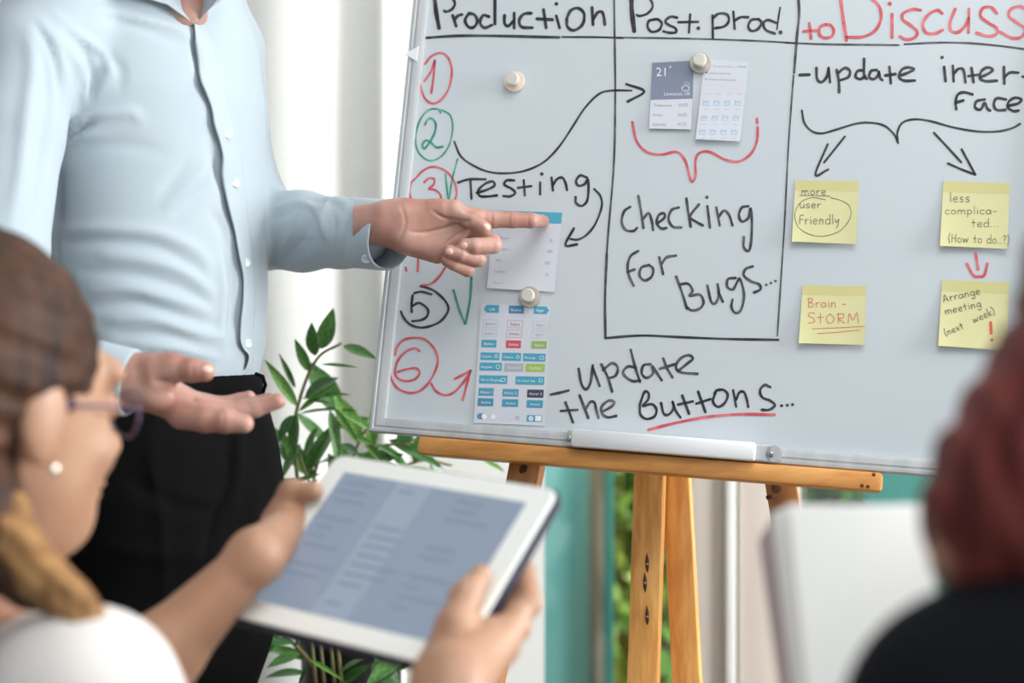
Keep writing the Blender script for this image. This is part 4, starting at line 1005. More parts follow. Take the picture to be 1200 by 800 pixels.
    s.cap(V3(188, -90, 1.86), V3(182, -20, 1.865), r_(62, 1.86), r_(60, 1.86), .01, True)
    Vs, Qs = s.mesh(); Vs = laplace(Vs, Qs, 2, .5); Ns = vnorm(Vs, Qs)
    FO = [([(76, 168), (86, 158), (100, 148), (112, 138)], 3.4, -.007), ([(73, 178), (82, 168), (100, 160), (125, 158)], 4, .003), ([(72, 168), (90, 147), (120, 135), (152, 132), (165, 140)], 6, .0045), ([(80, 186), (110, 172), (150, 170), (190, 178)], 9, -.0025),
      ([(42, 30), (60, 60), (70, 100), (74, 140), (70, 170)], 3.2, -.004), ([(48, 25), (68, 58), (80, 100), (82, 135)], 5, .003), ([(34, 40), (38, 80), (30, 140), (24, 200), (14, 260)], 9, .005), ([(52, 60), (55, 120), (48, 170), (38, 230)], 7, -.004),
      ([(62, 40), (82, 62), (96, 90), (100, 118)], 6, .005), ([(78, 38), (100, 60), (108, 90), (104, 116)], 4.5, -.004), ([(88, 42), (120, 62), (128, 85), (112, 112)], 5, .004), ([(110, 60), (140, 78), (140, 105)], 6, -.0025),
      ([(110, 8), (160, 22), (200, 30), (222, 42)], 4.5, .005), ([(120, 2), (170, 12), (215, 28)], 4, -.004), ([(125, 22), (170, 34), (215, 52)], 5, -.003), ([(60, 12), (90, 40), (110, 50)], 5, .0025),
      ([(195, 240), (215, 222), (232, 205), (243, 190)], 5, .004), ([(188, 225), (205, 208), (222, 190)], 5, -.003), ([(205, 252), (228, 232), (246, 215)], 4.5, -.003),
      ([(70, 270), (120, 268), (180, 272), (225, 290), (245, 310)], 7, .0042), ([(80, 285), (140, 284), (190, 292), (235, 318)], 6, -.0038), ([(120, 300), (170, 305), (215, 318), (248, 342)], 6, .0045), ([(100, 318), (160, 322), (210, 336), (245, 356)], 6, -.004),
      ([(110, 342), (150, 338), (200, 350), (240, 362)], 6, .0045), ([(105, 360), (160, 356), (210, 370), (250, 380)], 6, -.0045), ([(130, 375), (180, 374), (225, 388), (262, 396)], 6, .005), ([(140, 392), (190, 392), (230, 402)], 5, -.004), ([(160, 405), (205, 408), (255, 420)], 5, .004),
      ([(268, 290), (275, 330), (273, 370), (270, 410)], 5.5, -.0065), ([(258, 300), (262, 340), (260, 390)], 5, .003), ([(246, 160), (252, 190), (257, 220)], 5, -.0045), ([(228, 40), (230, 65), (236, 90)], 5, -.004),
      ([(250, 250), (262, 270), (268, 290)], 5, -.004), ([(300, 340), (308, 370), (306, 400)], 6, .003), ([(70, 200), (66, 240), (68, 270)], 8, -.005), ([(62, 250), (68, 300), (66, 330)], 2.0, -.0015),
      # left sleeve
      ([(322, 300), (340, 280), (352, 255), (362, 240)], 3.5, .0045), ([(330, 305), (350, 286), (362, 262)], 4, -.003), ([(350, 238), (370, 245), (378, 262), (384, 282)], 3.5, .0050), ([(368, 235), (392, 238), (400, 250)], 4, -.0035), ([(384, 232), (380, 252), (382, 280)], 3, .004), ([(388, 240), (392, 262), (388, 280)], 3.2, -.003),
      ([(320, 245), (340, 238), (356, 232)], 3, .003), ([(320, 258), (336, 250), (350, 240)], 3, -.003), ([(318, 292), (350, 281), (394, 283)], 1.1, -.002), ([(325, 312), (350, 308), (372, 292)], 5, .003), ([(345, 318), (372, 310), (388, 300)], 4, -.002),
      # right forearm sleeve
      ([(88, 400), (95, 415), (92, 440)], 4, -.004), ([(100, 398), (104, 418), (100, 445)], 3, .003)]
    Vs = fold(Vs, Ns, FO)
    Ns = vnorm(Vs, Qs)
    shirt = obj('shirt', Vs, Qs, M['shirt'], body)
    bv = bvh_of(Vs, Qs)
    def on(px, py, e):
        h, n = ray_hit(bv, px, py)
        if h is None: return None
        return h + Vector((0, -1, 0)) * e + n * e * .4
    # placket: strip of cloth standing proud of the front
    Lp = catmull([(227, 27), (228, 45), (231, 68), (233, 92), (240, 110), (247, 128), (250, 148), (256, 166), (260, 185), (259, 205), (263, 228), (268, 250), (274, 272), (279, 300), (284, 325), (284, 350), (281, 378), (281, 402), (290, 416), (287, 432)], 4)
    Rp = catmull([(238, 25), (247, 45), (254, 68), (260, 92), (266, 115), (270, 135), (275, 152), (279, 170), (284, 190), (287, 210), (289, 230), (291, 252), (294, 274), (296, 300), (298, 325), (299, 350), (298, 378), (297, 402), (297, 416), (295, 430)], 4)
    Vp = []; K = 7; n = len(Lp); ok = []
    for i in range(n):
        lastp = None
        for j in range(K):
            t = j / (K - 1); x = Lp[i][0] * (1 - t) + Rp[i][0] * t; y = Lp[i][1] * (1 - t) + Rp[i][1] * t
            e = (.0045 if j > 0 else .0035) * (1 - t) ** 1.5 + (-.0012 if j == K - 1 else .0009) + .0022 * math.sin(i * .33) ** 2 * (1 - t)
            p = on(x, y, e) or lastp
            if p is None: p = on(x - 8, y, e) or P(x, y, 1.75)
            Vp.append(p); lastp = p
    # back side for thickness
    m0 = len(Vp)
    Vp += [p + Vector((0.0008, .0022, 0)) for p in Vp]
    Fp = []
    for i in range(n - 1):
        for j in range(K - 1):
            a = i * K + j; Fp.append([a, a + K, a + K + 1, a + 1]); Fp.append([m0 + a, m0 + a + 1, m0 + a + K + 1, m0 + a + K])
        a = i * K; Fp.append([a, m0 + a, m0 + a + K, a + K]); a = i * K + K - 1; Fp.append([a, a + K, m0 + a + K, m0 + a])
    pl = obj('placket', Vp, Fp, M['shirt'], shirt)
    for px, py in ((270, 122), (276, 215), (289, 308), (289, 402), (284, 250 - 35)):
        pass
    for px, py in ((267, 158), (276, 215), (288, 308), (290, 402)):
        q = on(px, py, .0034)
        if q is None: continue
        h, nn = ray_hit(bv, px, py); nn = (nn + Vector((0, -.6, 0))).normalized()
        bt = MB().lathe(q, nn, [(.0052, 0), (.0054, .0012), (.0046, .0019), (.0036, .0014), (.0001, .0014)], 18)
        autosmooth(bt.build('button', M['button'], shirt))
    # collar: two leaves of folded cloth
    def leaf(pts, e0, e1, nm='collar'):
        top = []; 
        for (x, y, e) in pts: top.append(on(x, y, e) or P(x, y, 1.74))
        bot = [p + Vector((0, .003, 0)) for p in top]; m = len(top)
        mbb = MB().add(top + bot, [list(range(m)), list(range(m, 2 * m))[::-1]] + [[i, m + i, m + (i + 1) % m, (i + 1) % m] for i in range(m)])
        o = mbb.build(nm, M['shirt'], shirt); bv_ = o.modifiers.new('b', 'BEVEL'); bv_.width = .0012; bv_.segments = 2
    leaf([(225, 29, .005), (232, 27, .009), (242, 17, .010), (263, -1, .010), (272, -20, .010), (234, -20, .006), (230, 0, .006), (227, 14, .006)], 0, 0)
    leaf([(224, 28, .006), (216, 12, .010), (208, 0, .012), (200, -18, .014), (160, -40, .014), (128, -20, .012), (132, -6, .012), (165, 1, .012), (196, 10, .011)], 0, 0)
    # cuffs: turned cloth bands, slightly wider than the wrist, open at the end
    def cuff(a, b, ra, rb, ea, m, parent, gap=None, sq=0.82, axis=None):
        a = Vector(a); b = Vector(b); z = (b - a).normalized(); up = Vector((0, 0, 1)); u = (up - z * up.dot(z)).normalized(); v = z.cross(u)
        n = 40; rows = []
        prof = [(0, ra - .002), (.02, ra + .0012), (.06, ra + .0018), (.5, (ra + rb) / 2 + .001), (.96, rb + .0008), (1.0, rb - .0004), (.985, rb - .0024), (.7, rb - .003), (.3, ra - .004)]
        Vc = []
        for t, r in prof:
            for k in range(n):
                th = 2 * math.pi * k / n
                rr = r * (1 + .02 * math.sin(3 * th + 1 + t * 2))
                c0 = a.lerp(b, t)
                # lower edge reaches less far: the open slit of the cuff
                push = -.10 * (b - a).length * (t if t > .4 else 0) * max(0, -math.cos(th)) 
                Vc.append(c0 + z * push + u * math.cos(th) * rr + v * math.sin(th) * rr * sq)
        Fq = [[i * n + k, i * n + (k + 1) % n, (i + 1) * n + (k + 1) % n, (i + 1) * n + k] for i in range(len(prof) - 1) for k in range(n)]
        return obj('cuff', Vc, Fq, m, parent)
    c1 = cuff(P(396, 272.5, 1.895), P(460, 276, 1.815), r_(40, 1.88), r_(41, 1.82), 0, M['shirt'], shirt)
    c2 = cuff(P(98, 442, 1.553), P(158, 449, 1.542), r_(44, 1.55), r_(39, 1.54), 0, M['shirt'], shirt, sq=.9)
    bvc = BVHTree.FromObject(c1, bpy.context.evaluated_depsgraph_get())
    q = P(429, 303, 1.812); 
    autosmooth(MB().lathe(q, (-.1, -.8, -.6), [(.0056, 0), (.0058, .0012), (.0048, .002), (.0036, .0014), (.0001, .0014)], 18).build('button', M['button'], c1))
    # --- trousers
    t = Field((-.66, 1.60, 0.05), (-.13, 2.16, 1.09), 0.0065)
    t.loft([row(181, 436, 149, 109), row(180, 452, 151, 111), row(182, 475, 156, 116), row(186, 520, 164, 126), row(188, 575, 168, 132), row(186, 640, 164, 128), row(180, 720, 140, 105), row(176, 770, 90, 70)], .02, 2.15)
    for (x0, y0, d0), (x1, y1, d1), (x2, y2, d2) in (((142, 590, 1.83), (134, 930, 1.86), (128, 1400, 1.90)), ((232, 590, 1.93), (206, 930, 1.97), (196, 1400, 2.0))):
        hchain(t, [(x0, y0, d0, 90), (x0 * .8 + x1 * .2, y0 * .6 + y1 * .4, d0 + .01, 88), (x1, y1, d1, 66), (x2, y2, d2, 56)], .03)
    Vt, Qt = t.mesh(); Vt = laplace(Vt, Qt, 1, .5); Nt = vnorm(Vt, Qt)
    Vt = fold(Vt, Nt, [([(268, 480), (270, 530), (266, 570), (250, 610), (240, 650)], 4, -.007), ([(278, 480), (280, 540), (272, 600)], 6, .004), ([(180, 480), (178, 540), (190, 620), (190, 720)], 8, .003), ([(150, 560), (200, 590), (250, 600)], 10, -.004), ([(120, 640), (180, 650), (240, 640)], 10, .004), ([(300, 560), (296, 640), (280, 720)], 8, .004)])
    tr_ = obj('trousers', Vt, Qt, M['trouser'], body)
    bt_ = bvh_of(Vt, Qt)
    def ont(px, py, e):
        h, nn = ray_hit(bt_, px, py); return None if h is None else h + nn * e
    # waistband, belt loop, side seam
    Vw = []; nW = 30
    for i in range(nW + 1):
        x = 150 + (305 - 150) * i / nW; y = 446 + 3 * math.sin(i * .2)
        for dy in (-5, 0, 20, 22): Vw.append(ont(x, y + dy, .0035 if dy in (0, 20) else .0005) or (Vw[-4] if len(Vw) > 4 else P(x, y + dy, 1.77)))
    obj('waistband', Vw, [[i * 4 + j, (i + 1) * 4 + j, (i + 1) * 4 + j + 1, i * 4 + j + 1] for i in range(nW) for j in range(3)], M['trouser'], tr_)
    MB().tube([P(300, 438, 1.80), P(308, 441, 1.79), P(311, 451, 1.79), P(308, 460, 1.79), P(301, 466, 1.80)], [.0022] * 5, 8).build('belt_loop', M['trouser'], tr_, True)
    # hair and shoes
    hr = Field(P(60, -150, 1.60), P(360, -420, 2.05), .005)
    R = orient((0.85, -0.5, -0.15)); c = np.array(P(214, -235, 1.81))
    hr.ell(c + R @ np.array((0, -.022, .036)), (.086, .1, .088), R, .01); hr.ell(c + R @ np.array((0, .09, -.05)), (.1, .062, .075), R, .01, True); hr.ell(c + R @ np.array((0, -.05, -.03)), (.078, .055, .06), R, .02)
    Vq, Qq = hr.mesh(); obj('hair', Vq, Qq, M['hairdark'], body)
    for x2, d2 in ((128, 1.90), (196, 2.0)):
        a = P(x2, 1400, d2); a.z = 0
        sh = Field(a + Vector((-.09, -.24, -.0)), a + Vector((.24, .12, .16)), .005)
        sh.cap(a + Vector((-.01, 0, .05)), a + Vector((.12, -.12, .035)), .042, .034, .02); sh.cap(a + Vector((0, 0, .09)), a + Vector((0, 0, .12)), .045, .045, .02)
        Vx, Qx = sh.mesh(); Vx[:, 2] = np.maximum(Vx[:, 2], 0.002); obj('shoe', Vx, Qx, M['leather'], body)
    return body
MAN = man()
# ------------------------------------------------------------------ tablet
TR = rot(math.radians(-28.99), math.radians(-46.37), math.radians(6.89))
TC = Vector((-0.103, 1.3144, 0.9232)); TW, TH = 0.241, 0.186
def T(u, v, n=0.0):      # u right (m), v up (m), n towards the camera
    return TC + TR @ Vector((u, -n, v))
M['tabwhite'] = mat('tablet_white_face', hexc((244, 246, 242)), 0.3, coat=0.3)
M['tabcase'] = mat('navy_case', hexc((34, 36, 56)), 0.6)
def screen_mat():
    m = mat('tablet_screen', hexc((120, 134, 150)), 0.12, spec=0.6)
    b = m.node_tree.nodes['Principled BSDF']; b.inputs['Emission Color'].default_value = hexc((138, 152, 170)); b.inputs['Emission Strength'].default_value = 0.72
    b.inputs['Base Color'].default_value = hexc((70, 78, 90)); return m
M['screen'] = screen_mat()
tablet = empty('tablet', TC, 'white-faced tablet in a navy case, held in front of the man', 'tablet')
def rrect(w, h, r, n=6):
    out = []
    for cx, cy, a0 in ((w / 2 - r, h / 2 - r, 0), (-w / 2 + r, h / 2 - r, 90), (-w / 2 + r, -h / 2 + r, 180), (w / 2 - r, -h / 2 + r, 270)):
        for k in range(n + 1): a = math.radians(a0 + 90 * k / n); out.append((cx + r * math.cos(a), cy + r * math.sin(a)))
    return out
def slab(mbx, layers):
    """layers: (w, h, r, n)"""
    rings = [[T(x, y, n) for x, y in rrect(w, h, r)] for w, h, r, n in layers]; k = len(rings[0])
    V = [p for q in rings for p in q]; Fs = [list(range(k))] + [list(range(len(V) - k, len(V)))[::-1]]
    for i in range(len(rings) - 1):
        for j in range(k): Fs.append([i * k + j, (i + 1) * k + j, (i + 1) * k + (j + 1) % k, i * k + (j + 1) % k])
    return mbx.add(V, Fs)
autosmooth(slab(MB(), [(TW - .002, TH - .002, .010, 0), (TW, TH, .011, -.001), (TW, TH, .011, -.003), (TW - .006, TH - .006, .009, -.0035)]).build('body', M['tabwhite'], tablet))
autosmooth(slab(MB(), [(TW + .001, TH + .001, .011, -.0028), (TW + .005, TH + .005, .012, -.0035), (TW + .005, TH + .005, .012, -.012), (TW - .004, TH - .004, .008, -.015)]).build('case', M['tabcase'], tablet))
slab(MB(), [(.197, .148, .001, .0004), (.197, .148, .001, -.0002)]).build('screen', M['screen'], tablet)
tx = MB(); rnd = random.Random(11)
for c0 in (-.090, -.030, .032):
    for r0 in range(13):
        if rnd.random() < .25: continue
        y = .062 - r0 * .0103; L = rnd.uniform(.015, .05); h = .0026
        x = c0; tx.add([T(x, y, .0006), T(x + L, y, .0006), T(x + L, y + h, .0006), T(x, y + h, .0006)], [[0, 1, 2, 3]])
def em(name, c, e):
    m = mat(name, hexc((60, 66, 80)), .3); b = m.node_tree.nodes['Principled BSDF']; b.inputs['Emission Color'].default_value = hexc(c); b.inputs['Emission Strength'].default_value = e; return m
tag(tx.build('screen_text', em('screen_text_ink', (130, 142, 164), .66), tablet), kind='stuff')
MB().add([T(-.036, -.074, .0005), T(.002, -.074, .0005), T(.002, .074, .0005), T(-.036, .074, .0005)], [[0, 1, 2, 3]]).build('screen_panel', em('screen_light_band', (156, 170, 184), .72), tablet)
MB().lathe(T(.109, 0, .0002), T(0, 0, 1) - T(0, 0, 0), [(.0055, 0), (.005, .0003), (.0001, .0001)], 18).build('home_button', M['tabwhite'], tablet)

# ------------------------------------------------------------------ woman holding the tablet
M['blouse'] = mat('white_blouse', hexc((222, 217, 213)), 0.85, col2=hexc((216, 210, 206)), scale=(10, 10, 10), sheen=.2)
M['jeans'] = mat('dark_trouser_cloth', hexc((40, 44, 58)), 0.8)
def hairmat(name, c1, c2, c3, sc, rough=.58):
    m = mat(name, hexc(c1), rough, col2=hexc(c2), scale=sc, detail=5, lo=.35, hi=.7, bump=.5, spec=.25)
    for n in m.node_tree.nodes:
        if n.type == 'VALTORGB':
            e = n.color_ramp.elements.new(.8); e.color = hexc(c3)
    return m
M['hair1'] = hairmat('brown_hair', (34, 22, 16), (84, 52, 34), (176, 114, 66), (90, 90, 7))
M['hair1b'] = hairmat('honey_hair', (116, 80, 48), (178, 136, 88), (200, 160, 108), (80, 80, 10))
M['hair2'] = hairmat('auburn_hair', (74, 26, 25), (132, 60, 52), (164, 92, 80), (60, 60, 6))
M['chairgrey'] = mat('grey_chair', hexc((90, 92, 96)), .6)

def seated(c_hip, hipw, fwd, f, r=1.0):
    """legs of a seated figure into a field: hips at c_hip, facing fwd, feet on the floor"""
    fwd = Vector(fwd).normalized(); sd = Vector((fwd.y, -fwd.x, 0)); pts = []
    for s in (-1, 1):
        h = Vector(c_hip) + sd * (s * hipw); k = h + fwd * .42; k.z = .50; a = k + fwd * .03; a.z = .09; t = a + fwd * .15; t.z = .035
        f.chain([np.array(q) for q in (h, k, a)], [.075 * r, .058 * r, .040 * r], .03); f.cap(np.array(a), np.array(t), .036, .028, .02); pts.append((h, k, a, t))
    return pts
def chair(c, fwd, label):
    root = empty('office_chair', (c[0], c[1], 0), label, 'chair', None)
    fwd = Vector(fwd).normalized(); sd = Vector((fwd.y, -fwd.x, 0)); c = Vector((c[0], c[1], 0)); R = Matrix((sd, fwd, Vector((0, 0, 1)))).transposed()
    autosmooth(MB().box(c + Vector((0, 0, .335)), .44, .44, .05, R, .02).build('seat', M['chairgrey'], root))
    autosmooth(MB().box(c - fwd * .23 + Vector((0, 0, .62)), .40, .03, .22, R, .012).build('backrest', M['chairgrey'], root))
    MB().bar(c - fwd * .235 + Vector((0, 0, .30)), c - fwd * .245 + Vector((0, 0, .60)), .05, .012, sd).build('backrest_arm', M['alu'], root)
    for a in (-1, 1):
        for b in (-1, 1):
            MB().tube([c + sd * a * .19 + fwd * b * .19 + Vector((0, 0, .32)), c + sd * a * .21 + fwd * b * .22 + Vector((0, 0, .004))], .012, 10).build('leg', M['alu'], root, True)

def woman1():
    hc = V3(-18, 476, 1.20); fw = (math.sin(math.radians(36)), math.cos(math.radians(36)), -.10)
    base = Vector((-.47, 1.22, 0))
    b = Field((-.80, .92, 0), (.20, 1.82, 1.24), .008)
    L, R = head(Field((-.62, 1.05, .92), (-.28, 1.36, 1.26), .004), hc, fw)
    hd = Field((-.60, 1.05, .86), (-.26, 1.38, 1.26), .0035)
    head(hd, hc, fw, 1.1)
    nk0 = L(0, -.02, -.05); nk1 = np.array(P(-35, 720, 1.20))
    hd.cap(nk0, nk1, .050, .053, .012)
    Vh, Qh = hd.mesh()
    # ear towards the camera
    hipc = np.array((-.47, 1.20, .50))
    ch = np.array(P(-50, 905, 1.20))
    b.chain([hipc, (hipc + ch) / 2, ch], [.115, .10, .095], .03)
    sR, sL = np.array(P(100, 822, 1.10)), np.array(P(-30, 790, 1.34))
    b.cap(sR, sL, .048, .048, .03); b.cap(nk1, ch, .05, .07, .02)
    seated(tuple(hipc), .09, (.9, .45, 0), b)
    body_parts = [b.mesh(), (Vh, Qh)]
    # left forearm and hand: reaches the left edge of the tablet
    Wd = 1.31
    f = Field((-.42, 1.08, .70), (.07, 1.42, 1.03), .0022)
    f.chain([sL, V3(70, 960, 1.27), ], [.04, .038], .01)
    e_l = V3(95, 900, 1.27); wl = V3(300, 652, 1.315)
    f.chain([V3(40, 960, 1.26), e_l, V3(190, 765, 1.30), wl], [.040, .039, .0325, .0195], .012)
    th0 = T(-.138, .034, -.004); th1 = T(-.128, .034, .012); th2 = T(-.106, .040, .0105)
    f.cap(wl, np.array(T(-.128, .024, -.012)), .021, .017, .014, )
    f.cap(wl, np.array(T(-.130, .002, -.020)), .021, .016, .012)
    f.chain([np.array(T(-.137, .010, -.004)), np.array(th1), np.array(th2)], [.015, .0105, .0085], .006)
    for k, v in enumerate((.045, .026, .008, -.010)):
        f.chain([np.array(T(-.136, v - .005, -.018)), np.array(T(-.112, v, -.026)), np.array(T(-.075, v + .012 * (1 - k * .5), -.0245)), np.array(T(-.052, v + .02 * (1 - k * .5), -.0235))], [.011, .0095, .0085, .007], .003)
    # right hand at the lower right corner, thumb on the face
    wr = V3(528, 800, 1.17)
    f.chain([V3(500, 1010, 1.08), V3(515, 900, 1.12), wr], [.036, .033, .0265], .012)
    kn = np.array(T(.128, -.045, -.016))
    f.cap(wr, np.array(T(.116, -.062, -.020)), .027, .024, .014); f.cap(wr, np.array(T(.132, -.050, -.016)), .024, .019, .014)
    f.chain([np.array(T(.112, -.092, .002)), np.array(T(.112, -.064, .014)), np.array(T(.106, -.036, .0145)), np.array(T(.106, -.012, .0115))], [.020, .0140, .0115, .0088], .008)
    for k, (v, u0) in enumerate(((.012, .136), (-.012, .138), (-.034, .138), (-.056, .136))):
        f.chain([np.array(T(.128, -.048 - k * .006, -.020)), np.array(T(u0, v - .02, -.022)), np.array(T(.112, v + .012, -.026)), np.array(T(.080, v + .018, -.024))], [.013, .0105, .0095, .0075], .003)
    f.chain([np.array(T(.130, -.070, -.012)), np.array(T(.137, -.045, -.014)), np.array(T(.135, -.020, -.018))], [.013, .0115, .010], .004)
    body_parts.append(f.mesh())
    # upper right arm hidden below the frame
    u = Field((-.55, .85, .60), (.02, 1.30, .98), .006); el = V3(420, 1230, 1.02)
    el = np.array((-.13, 1.02, .66)); u.chain([sR, el], [.044, .036], .02); u.chain([el, V3(500, 1010, 1.08)], [.038, .034], .02)
    body_parts.append(u.mesh())
    u2 = Field((-.70, 1.15, .62), (-.28, 1.42, .95), .006); u2.chain([sL, V3(40, 960, 1.26)], [.044, .040], .02); body_parts.append(u2.mesh())
    V, Q = join(body_parts)
    body = obj('person', V, Q, M['skin2'], None, True, loc=base)
    tag(body, 'woman with brown hair and glasses in a white blouse holding the tablet', 'person')
    # blouse
    s = Field((-.85, .92, .42), (-.14, 1.50, 1.02), .006)
    s.chain([hipc, (hipc + ch) / 2, ch], [.135, .118, .110], .03)
    s.cap(sR, sL, .064, .060, .03); s.cap(np.array(P(-45, 780, 1.2)), ch, .055, .08, .03)
    s.chain([sR, sR + np.array((.06, -.02, -.10))], [.062, .058], .02); s.chain([sL, sL + np.array((.05, .02, -.10))], [.058, .055], .02)
    s.cap(np.array(P(-30, 640, 1.2)), np.array(P(-36, 712, 1.2)), .052, .056, .004, True)
    Vs, Qs = s.mesh(); Vs = laplace(Vs, Qs, 1); obj('blouse', Vs, Qs, M['blouse'], body)
    t = Field((-.75, .95, .30), (.25, 1.85, .62), .01); t.cap(hipc + np.array((-.04, 0, 0)), hipc + np.array((.04, 0, 0)), .135, .135, .03)
    for (h, k, a, tt) in seated(tuple(hipc), .09, (.9, .45, 0), Field((0, 0, 0), (.05, .05, .05), .05)):
        t.chain([np.array(h), np.array(k)], [.092, .074], .03)
    t2 = t; Vt, Qt = t.mesh(); obj('trousers', Vt, Qt, M['jeans'], body)
    # hair: cap swept back into a low ponytail brought over the shoulder
    h = Field((-.68, 1.00, .84), (-.24, 1.42, 1.27), .004)
    h.ell(L(0, -.028, .038), (.092, .110, .100), R, .01)
    h.ell(L(0, -.06, -.03), (.078, .064, .080), R, .02)
    h.ell(L(0, .125, -.050), (.10, .075, .085), R, .014, True)
    h.ell(L(.094, .016, -.036), (.02, .024, .034), R, .01, True)
    Vq, Qq = h.mesh(); Nq = vnorm(Vq, Qq)
    loc = (Vq - hc) @ R; an = np.arctan2(loc[:, 2] - .0, loc[:, 0]); 
    Vq = Vq + Nq * (np.sin(loc[:, 0] * 420 + loc[:, 2] * 160 + 2 * np.sin(loc[:, 1] * 30)) * .0012 + np.sin(loc[:, 2] * 300 + loc[:, 1] * 60) * .0008)[:, None]
    hair = obj('hair', Vq, Qq, M['hair1'], body)
    h3 = Field((-.68, .95, .78), (-.22, 1.34, 1.10), .005); hchain(h3, [(-50, 530, 1.15, 66), (-28, 600, 1.13, 56), (0, 650, 1.12, 42), (34, 688, 1.105, 25), (60, 712, 1.10, 8)], .01); Vj, Qj = h3.mesh(); obj('hair_strand', Vj, Qj, M['hair1'], hair)
    h2 = Field((-.60, .95, .78), (-.22, 1.30, 1.06), .004)
    pts = [(-8, 590, 1.13, 34), (20, 640, 1.115, 32), (48, 672, 1.10, 30), (78, 700, 1.09, 27), (100, 728, 1.085, 22), (114, 752, 1.085, 10)]
    hchain(h2, pts, .006); Vp, Qp = h2.mesh(); Np = vnorm(Vp, Qp)
    Vp = Vp + Np * (np.sin(Vp[:, 0] * 260 + Vp[:, 2] * 330) * .0016)[:, None]
    obj('ponytail', Vp, Qp, M['hair1b'], hair)
    # glasses
    gl = MB(); cA = L(.033, .106, .004)
    M_g = mat('glasses_frame', hexc((92, 70, 96)), .3)
    for x in (-1, 1):
        gl.tube([L(x * .036 + .025 * math.cos(a), .112 - .012 * abs(math.cos(a)) * (x * math.cos(a) > 0), .002 + .019 * math.sin(a)) for a in np.linspace(0, 2 * math.pi, 20)], .0012, 6)
        gl.tube([L(x * .060, .102, .006), L(x * .079, .06, .006), L(x * .086, .0, .004), L(x * .086, -.02, -.010)], .0014, 6)
    gl.tube([L(-.010, .115, .006), L(.010, .115, .006)], .0012, 6)
    gl.build('glasses', M_g, body, True)
    autosmooth(MB().lathe(L(.090, -.002, -.044), R @ np.array((1, 0, 0)), [(.0035, 0), (.0045, .002), (.003, .0045), (.0001, .005)], 14).build('earring', M['steel'], body))
    chair((base.x, base.y), (.9, .45, 0), 'grey office chair under the woman in the white blouse')
    return body
woman1()

# ------------------------------------------------------------------ notebook
M['page'] = mat('notebook_page', hexc((253, 254, 252)), .7, col2=hexc((250, 252, 249)), scale=(8, 8, 8))
M['cover'] = mat('notebook_cover', hexc((176, 162, 162)), .7)
nb = empty('notebook', P(1005, 860, .98), 'open white notebook held up in front of the dark-haired woman', 'notebook')
ND = 1.02
def npg(px, py, d=ND): return P(px, py, d)
def pagegrid(tl, tr, br, bl, bulge, curlr, th, n=12):
    V = []
    for side in (0, 1):
        for j in range(n + 1):
            for i in range(n + 1):
                u, v = i / n, j / n; p = (tl * (1 - u) + tr * u) * (1 - v) + (bl * (1 - u) + br * u) * v
                p = p + Vector((0, -bulge * math.sin(u * math.pi) + curlr * u * u + side * th, 0)); V.append(p)
    N = (n + 1) ** 2; Fs = []
    for j in range(n):
        for i in range(n):
            a = j * (n + 1) + i; Fs += [[a, a + n + 1, a + n + 2, a + 1], [N + a, N + a + 1, N + a + n + 2, N + a + n + 1]]
    rim = list(range(n + 1)) + [j * (n + 1) + n for j in range(1, n + 1)] + [n * (n + 1) + i for i in range(n - 1, -1, -1)] + [j * (n + 1) for j in range(n - 1, 0, -1)]
    for k in range(len(rim)): a, b = rim[k], rim[(k + 1) % len(rim)]; Fs.append([a, b, N + b, N + a])
    return V, Fs
V_, F_ = pagegrid(npg(925, 592, 1.06), npg(1086, 591, 1.02), npg(1122, 930, .86), npg(958, 935, .91), .006, .0, .006); autosmooth(obj('page_block', V_, F_, M['page'], nb))
V_, F_ = pagegrid(npg(904, 602, 1.085), npg(926, 592, 1.062), npg(962, 935, .912), npg(945, 945, .935), .002, 0, .004); autosmooth(obj('page_block', V_, F_, M['page'], nb))
V_, F_ = pagegrid(npg(889, 634, 1.10), npg(908, 602, 1.09), npg(950, 955, .94), npg(936, 970, .955), .0, 0, .002); autosmooth(obj('cover', V_, F_, M['cover'], nb))

